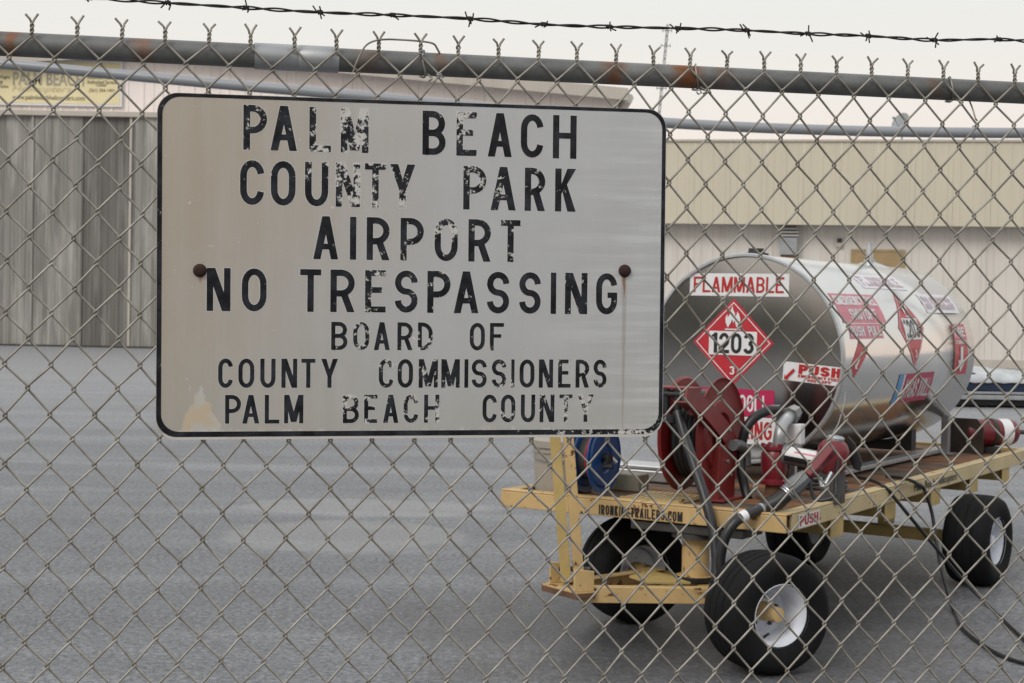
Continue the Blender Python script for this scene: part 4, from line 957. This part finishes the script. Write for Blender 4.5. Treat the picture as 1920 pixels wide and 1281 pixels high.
for i in range(len(ar) - 1):
    d = (ar[i+1] - ar[i]).normalized(); nrm = Vector((0, -d.z, d.y)); d2 = (ar[min(i+2, len(ar)-1)] - ar[min(i+1, len(ar)-2)]).normalized(); nr2 = Vector((0, -d2.z, d2.y)); h_ = .050 - .020 * i / len(ar); h2 = .050 - .020 * (i + 1) / len(ar)
    a_, b_, c_, e_ = ar[i] - nrm * h_, ar[i+1] - nr2 * h2, ar[i+1] + nr2 * h2, ar[i] + nrm * h_
    X_ = Vector((.009, 0, 0)); F_ = Vector((-.045, 0, 0))
    m_.add([a_, b_, c_, e_, a_ + X_, b_ + X_, c_ + X_, e_ + X_], [(3,2,1,0),(4,5,6,7),(0,1,5,4),(2,3,7,6)] + ([(0,4,7,3)] if i == 0 else []) + ([(1,2,6,5)] if i == len(ar)-2 else []))
    m_.add([e_, c_, c_ + F_, e_ + F_, e_ - nrm * .006, c_ - nr2 * .006, c_ + F_ - nr2 * .006, e_ + F_ - nrm * .006], [(3,2,1,0),(4,5,6,7),(0,1,5,4),(2,3,7,6),(0,4,7,3),(1,2,6,5)])
m_.build('guide_arm', M['red'], reel, 30)
for q in ((1368, 806), (1374, 838), (1364, 865), (1370, 890)):
    p = loc(*q, 0, sx_ + .011); MB().lathe([(.0085, 0), (.0085, .006), (.0001, .007)], L3(p.x, p.y, p.z), (1, 0, 0), 6).build('bolt', M['zinc'], reel)
gd = loc(1266, 752, 0, (xl + xr) / 2); gc = L3(gd.x, gd.y, gd.z)
MB().box(gc + Vector((-.075, -.05, .052)), gc + Vector((.085, .05, .060))).box(gc + Vector((-.085, -.05, -.052)), gc + Vector((-.075, .05, .060))).box(gc + Vector((.085, -.05, -.052)), gc + Vector((.095, .05, .060))).build('guide_frame', M['red'], reel, bevel=.002)
for dx_ in (-.026, .026): MB().tube([gc + Vector((dx_, -.03, -.045)), gc + Vector((dx_, -.03, .050))], .016, 14).build('guide_roller', M['black'], reel, 40)
for dy_ in (-.036, .030): MB().tube([gc + Vector((-.07, dy_, .030)), gc + Vector((.08, dy_, .030))], .014, 14).build('guide_roller', M['black'], reel, 40)
gb = gc + Vector((.0, -.036, -.055))
MB().tube([gb, gb + Vector((0, -.006, -.035))], .030, 16, rr=[.034, .028]).build('hose_stop', M['black'], reel, 40)
el = [loc(*q, 0, sx_ + .03) for q in ((1374, 835), (1388, 836), (1397, 848), (1398, 872))]
MB().tube(catmull([L3(p.x + .0, p.y, p.z) for p in el], 5), .024, 14).build('inlet_elbow', M['grey_metal'], reel, 40)

# ---- fuel hose looping from the reel to the nozzle
hp_ = [loc(px, py, 1, y_) for px, py, y_ in ((1270, 772, gd.y - .036), (1281, 810, gd.y - .06), (1300, 868, min(.02, gd.y - .06)), (1322, 935, -.03), (1336, 990, -.05), (1343, 1045, -.07), (1343, 1088, -.09), (1347, 1108, -.11), (1353, 1085, -.13), (1351, 1045, -.13), (1362, 1003, -.12), (1382, 976, -.09), (1408, 962, -.03), (1432, 953, .04))]
hose = empty('fuel_hose', TR @ Matrix.Translation(hp_[7]), 'black fuel hose looping down from the red reel to the nozzle', 'hose')
HPL = [p - hp_[7] for p in hp_]
cur = catmull(HPL, 8)
MB().tube(cur, .0205, 16).build('hose_run', M['hose'], hose, 60)
i0 = len(cur) - 1
MB().tube([cur[i0 - 3], cur[i0]], .0245, 16).build('ferrule', M['zinc'], hose, 40)
MB().tube([cur[i0 - 14], cur[i0 - 12], cur[i0 - 11]], .0235, 16).build('ferrule', M['label_white'], hose, 40)

# ---- nozzle hung at the front right corner
npx = [loc(px, py, 1, y_) for px, py, y_ in ((1430, 954, .04), (1458, 941, .07), (1474, 928, .09), (1490, 911, .11), (1514, 892, .13), (1530, 876, .15), (1548, 854, .18), (1562, 838, .20))]
noz = empty('fuel_nozzle', TR @ Matrix.Translation((npx[3].x, npx[3].y, DZ)), 'red fuel nozzle with grey swivel resting at the right front deck corner', 'nozzle')
NL = [p - Vector((npx[3].x, npx[3].y, DZ)) for p in npx]
MB().tube(NL[0:3], .03, 16, rr=[.030, .034, .030]).build('rubber_boot', M['black'], noz, 40)
MB().tube([NL[2], NL[2].lerp(NL[3], .5), NL[3], NL[3].lerp(NL[4], .5), NL[4]], .03, 10, rr=[.026, .034, .038, .036, .028]).build('swivel', M['grey_metal'], noz, 25)
for t in (.1, .3): MB().tube([NL[2].lerp(NL[3], t), NL[2].lerp(NL[3], t + .1)], .0365, 16).build('swivel_ring', M['zinc'], noz, 40)
MB().tube([NL[4], NL[5], NL[6], NL[7]], .03, 4, rr=[.027, .030, .032, .034]).build('handle', M['red2'], noz, bevel=.006)
dn = (NL[6] - NL[4]).normalized(); sdv = Vector((.02, .0, -.05))
MB().tube(catmull([NL[4] + sdv * .4, NL[4] + sdv * 1.8, NL[5] + sdv * 2.2 + Vector((.03, 0, 0)), NL[6] + sdv * 2.2, NL[7] + sdv * 1.0], 5), .008, 8).build('trigger_guard', M['black'], noz, 40)
MB().tube(catmull([NL[5] + sdv * .8, NL[5] + sdv * 1.5, NL[6] + sdv * 1.3], 5), .009, 8).build('trigger', M['zinc'], noz, 40)

# ---- red pump behind it
PYY = .56
def pq(px, py, y_=PYY): return loc(px, py, 1, y_)
pb_ = pq(1500, 930); pump = on_deck('fuel_pump', (pb_.x, PYY), 'red fuel transfer pump with white label plate below the tank head', 'pump')
PO = Vector((pb_.x, PYY, DZ - .012)); PL = lambda px, py, y_=PYY: pq(px, py, y_) - PO
c = PL(1452, 870)
zb = -c.z
MB().lathe([(.001, -.085), (.060, -.085), (.060, -.070), (.048, -.062), (.054, -.03), (.058, .01), (.056, .045), (.048, .060), (.058, .062), (.058, .076), (.040, .082), (.001, .083)], c, (0, 0, 1), 32).build('meter_body', M['red2'], pump, 35)
MB().lathe([(.001, zb), (.075, zb), (.075, zb + .012), (.040, zb + .016), (.036, -.086), (.001, -.086)], c, (0, 0, 1), 28).build('pedestal', M['rusty'], pump, 40)
for k in range(6):
    an = k * math.pi / 3 + .3; MB().lathe([(.009, .062), (.009, .088), (.0001, .089)], c + Vector((.05 * math.cos(an), .05 * math.sin(an), 0)), (0, 0, 1), 6).build('flange_bolt', M['red2'], pump)
p0, p1 = PL(1472, 852), PL(1545, 866); ax_ = (p1 - p0).normalized()
MB().lathe([(.001, 0), (.046, .0), (.046, .012), (.040, .014), (.040, (p1 - p0).length), (.001, (p1 - p0).length + .001)], p0, ax_, 32).build('motor', M['grey_metal'], pump, 40)
mdl = (p1 - p0).length; a_, b_ = basis(ax_)
def band(t0, t1, a0, a1, r_, mat, nm): MB().lathe([(r_, mdl * t0), (r_, mdl * t1)], p0, ax_, 12, math.radians(a0), math.radians(a1)).build(nm, M[mat], pump, 60)
ang0 = math.degrees(math.atan2(b_.dot(Vector((0, -.85, .5))), a_.dot(Vector((0, -.85, .5)))))
band(.06, .97, ang0 - 28, ang0 + 38, .0412, 'label_white', 'label_plate'); band(.06, .97, ang0 - 62, ang0 - 29, .0412, 'ink_black', 'label_plate'); band(.3, .85, ang0 - 5, ang0 + 6, .0418, 'label_pink', 'label_print')
c2 = PL(1562, 852)
MB().lathe([(.001, -.075), (.050, -.075), (.062, -.05), (.068, -.01), (.066, .025), (.052, .050), (.034, .062), (.001, .064)], c2, (.15, 0, 1), 32).build('pump_head', M['red2'], pump, 35)
MB().lathe([(.036, .058), (.036, .072), (.030, .078), (.001, .079)], c2, (.15, 0, 1), 24).build('head_cap', M['zinc'], pump, 35)
MB().box((c2.x - .04, -.04, zb + c.z + .0), (c2.x + .04, .05, c2.z - .07)).build('bracket', M['steel'], pump, bevel=.004)
fl_ = [PL(*q, PYY + .06) for q in ((1590, 818), (1603, 832), (1616, 868), (1612, 884), (1600, 880), (1590, 850))]
MB().prism(fl_, (0, .008, 0)).build('rubber_flap', M['black'], pump, bevel=.002)
g = [PL(*q, y_) for q, y_ in (((1459, 838), PYY), ((1463, 812), PYY), ((1468, 795), PYY + .05), ((1482, 780), PYY + .15), ((1490, 776), PYY + .25))]
MB().tube(catmull(g, 4), .026, 16).build('outlet_elbow', M['galv_light'], pump, 40)
MB().lathe([(.001, -.02), (.040, -.02), (.040, .02), (.001, .02)], g[3], g[4] - g[2], 8).lathe([(.001, .03), (.036, .03), (.036, .07), (.001, .07)], g[3], g[4] - g[2], 8).build('coupling', M['grey_metal'], pump, 30)
jb0 = PL(1472, 832, PYY + .12); jb1 = PL(1502, 796, PYY + .12)
MB().box((jb0.x, jb0.y, jb0.z), (jb1.x, jb0.y + .05, jb1.z)).build('junction_box', M['label_white'], pump, bevel=.004)
MB().bar((jb0.x + .03, jb0.y + .025, zb + c.z), (jb0.x + .03, jb0.y + .025, jb0.z), .025, .025).build('box_stand', M['galv_light'], pump)
# suction hose between pump and reel
sh = [PL(*q, y_) for q, y_ in (((1460, 768), PYY + .10), ((1440, 770), PYY + .05), ((1415, 783), PYY), ((1398, 806), PYY - .03), ((1390, 840), PYY - .03), ((1390, 880), PYY - .05), ((1396, 912), PYY - .05), ((1402, 935), PYY - .06))]
sh = [p + PO for p in sh]
hs2 = empty('suction_hose', TR @ Matrix.Translation(sh[-1]), 'short black hose arching from the red pump down beside the reel', 'hose')
MB().tube(catmull([p - sh[-1] for p in sh], 7), .021, 14).build('hose_run', M['hose'], hs2, 60)

# ---- blue cable reel
br = loc(1131, 874, 1, .13); bz = DZ + .152
blue = on_deck('cable_reel', (br.x, .13), 'small blue cable reel on the trailer front edge', 'cable reel')
BO = Vector((br.x, .13, DZ - .012))
for dx_ in (0, -.085):
    MB().lathe([(.001, 0), (.06, .002), (.065, .010), (.12, .010), (.125, .002), (.142, .002), (.1485, .006), (.1485, .000), (.001, -.004)], (dx_, 0, bz - BO.z), (1, 0, 0), 44).build('flange', M['blue'], blue, 40)
MB().lathe([(.001, -.082), (.085, -.082), (.095, -.07), (.098, -.04), (.095, -.01), (.085, -.005), (.001, -.005)], (0, 0, bz - BO.z), (1, 0, 0), 32).build('wound_cable', M['steel'], blue, 60)
MB().lathe([(.1005 + .005 * math.cos(t * math.pi / 4), -.03 + .005 * math.sin(t * math.pi / 4)) for t in range(9)], (0, 0, bz - BO.z), (1, 0, 0), 40).build('red_cable', M['label_red'], blue, 60)
MB().tube([(0, 0, bz - BO.z), (.035, 0, bz - BO.z)], .022, 14).build('hub', M['black'], blue, 40)
MB().bar((.03, 0, bz - BO.z), (.035, -.055, bz - BO.z - .03), .012, .022).tube([(.033, -.055, bz - BO.z - .03), (.075, -.055, bz - BO.z - .03)], .010, 10).build('crank', M['black'], blue)
MB().tube([(.02, .02, bz - BO.z + .01), (.045, .035, bz - BO.z - .02)], .008, 8).build('lock_pin', M['zinc'], blue, 40)
MB().bar((-.12, 0, 0), (-.12, 0, bz - BO.z + .02), .05, .012).bar((-.12, 0, bz - BO.z), (-.086, 0, bz - BO.z), .03, .03).build('stand', M['steel'], blue)

# ---- white bucket
bk = on_deck('plastic_bucket', (-1.115, .215), 'dirty white plastic bucket with lid on the left front deck corner', 'bucket')
MB().lathe([(.001, .0), (.120, 0), (.125, .004), (.134, .170), (.141, .171), (.141, .180), (.135, .182), (.136, .198)], (0, 0, 0), (0, 0, 1), 44).build('pail', M['plastic_white'], bk, 35)
MB().lathe([(.135, .192), (.145, .193), (.147, .222), (.140, .228), (.130, .222), (.001, .222)], (0, 0, 0), (0, 0, 1), 44).build('lid', M['plastic_white'], bk, 35)
MB().tube(catmull([(-.142, -.02, .178), (-.10, -.112, .155), (0, -.148, .14), (.10, -.112, .155), (.142, -.02, .178)], 6), .003, 6).build('handle', M['zinc'], bk, 60)

# ---- odds and ends on the deck
bx_ = on_deck('lumber_block', (-.93, .42), 'short grey offcut of lumber behind the blue reel', 'lumber')
MB().box((-.10, -.05, 0), (.10, .05, .075)).build('block', M['lumber'], bx_, bevel=.005)
bx_ = on_deck('toolbox', (-.93, .86), 'flat aluminium toolbox lying on the deck left of the hose reel', 'toolbox')
MB().box((-.24, -.09, 0), (.24, .09, .055)).build('case', M['alu'], bx_, bevel=.008); MB().box((-.245, -.095, .0555), (.245, .095, .075)).build('lid', M['alu'], bx_, bevel=.005)
gr = on_deck('deck_grating', (-.62, .15), 'yellow steel grating lying in front of the hose reel', 'grating')
for i in range(9): MB().box((-.13 + i * .028, -.075, 0), (-.118 + i * .028, .16, .016)).build('bar', M['pale_yellow'], gr)
for y_ in (-.0855, .161): MB().box((-.14, y_, 0), (.13, y_ + .01, .018)).build('end_bar', M['yellow2'], gr)
# coiled scraps of cable near the tank
cs = on_deck('cable_coil', (-.22, .95), 'loose coil of thin black cable on the deck by the tank', 'cable')
pts = [(.10 * math.cos(t / 5) * (1 + .12 * math.sin(t)), .14 * math.sin(t / 5) * (1 + .1 * math.cos(t * .7)), .010 + .0006 * t) for t in range(78)]
MB().tube(pts, .007, 8).build('coil', M['hose'], cs, 60)

# ---- fire extinguisher lying in its bracket
S_ = loc(1812, 828, 0, -.26); E_ = S_ + Vector((.215, .265, 0)); S_.z = E_.z = .685
fx = on_deck('fire_extinguisher', (S_.x, S_.y), 'red fire extinguisher lying in a brown bracket at the deck edge', 'fire extinguisher')
FO = Vector((S_.x, S_.y, DZ - .012)); s0, e0 = S_ - FO, E_ - FO; ln = (e0 - s0).length; fa = (e0 - s0).normalized()
MB().lathe([(.001, -.02), (.05, -.012), (.072, .02), (.078, .05), (.078, ln - .06), (.070, ln - .03), (.045, ln - .005), (.022, ln + .01), (.001, ln + .012)], s0, fa, 36).build('cylinder', M['red2'], fx, 35)
MB().lathe([(.0788, ln * .60), (.0788, ln * .80)], s0, fa, 36).build('label', M['label_white'], fx, 60)
MB().lathe([(.0795, ln * .42), (.083, ln * .425), (.083, ln * .50), (.0795, ln * .505)], s0, fa, 36).build('strap', M['brown_plate'], fx, 40)
MB().tube([s0 + fa * (ln + .01), s0 + fa * (ln + .10)], .014, 10).build('valve', M['steel'], fx, 40)
hw_ = .105; zt_ = s0.z + .085
MB().prism([(-hw_, -.03, 0), (hw_, -.03, 0), (hw_, -.03, zt_ - .05), (hw_ - .04, -.03, zt_), (-hw_ + .04, -.03, zt_), (-hw_, -.03, zt_ - .05)], (0, .006, 0)).build('bracket_plate', M['brown_plate'], fx, bevel=.002)
q0 = s0 + fa * (ln * .42); MB().box((q0.x - .07, q0.y - .03, 0), (q0.x + .07, q0.y + .03, s0.z - .079)).build('cradle', M['steel'], fx, bevel=.003)
pp_ = loc(1772, 868, 0, -.33); po = on_deck('bracket_post', (pp_.x, pp_.y), 'short grey steel post between tank and fire extinguisher', 'post')
MB().box((-.022, -.022, 0), (.022, .022, .225)).build('tube', M['galv_light'], po, bevel=.004); MB().box((-.05, -.04, 0), (.05, .04, .006)).build('foot', M['galv_light'], po)

# ---- two grounding cables that run off the deck to the apron
def cable(pts, label):
    b_ = pts[-1].copy(); b_.z = 0; o_ = empty('grounding_cable', b_, label, 'cable', 'cables hanging off the trailer side')
    MB().tube(catmull([p - b_ for p in pts], 8), .0085, 8).build('cable_run', M['hose'], o_, 60)
T_ = lambda v: TR @ v
def gz(px, py): v = ground(px, py, .009); return v
cable([T_(loc(1600, 893, 2, DZ + .012)), T_(loc(1630, 900, 2, DZ + .012)), T_(loc(1652, 909, 2, DZ + .012)), T_(loc(1668, 921, 0, .004)), T_(loc(1676, 932, 0, .014)), at(1712, 976, 7.30), at(1752, 1024, 7.42), at(1795, 1076, 7.55), gz(1850, 1133), gz(1885, 1166), gz(1925, 1203), gz(1990, 1262)], 'black cable hanging from the trailer side, the straighter of two')
cable([T_(loc(1662, 893, 2, DZ + .012)), T_(loc(1692, 897, 2, DZ + .012)), T_(loc(1715, 904, 2, DZ + .012)), T_(loc(1730, 913, 0, .004)), T_(loc(1736, 924, 0, .014)), at(1748, 965, 7.66), at(1756, 1018, 7.62), at(1768, 1080, 7.55), gz(1788, 1146), gz(1806, 1180), gz(1850, 1214), gz(1890, 1234), gz(1930, 1245), gz(2010, 1255)], 'black cable hanging nearly plumb from the trailer side, nearer the rear wheel')
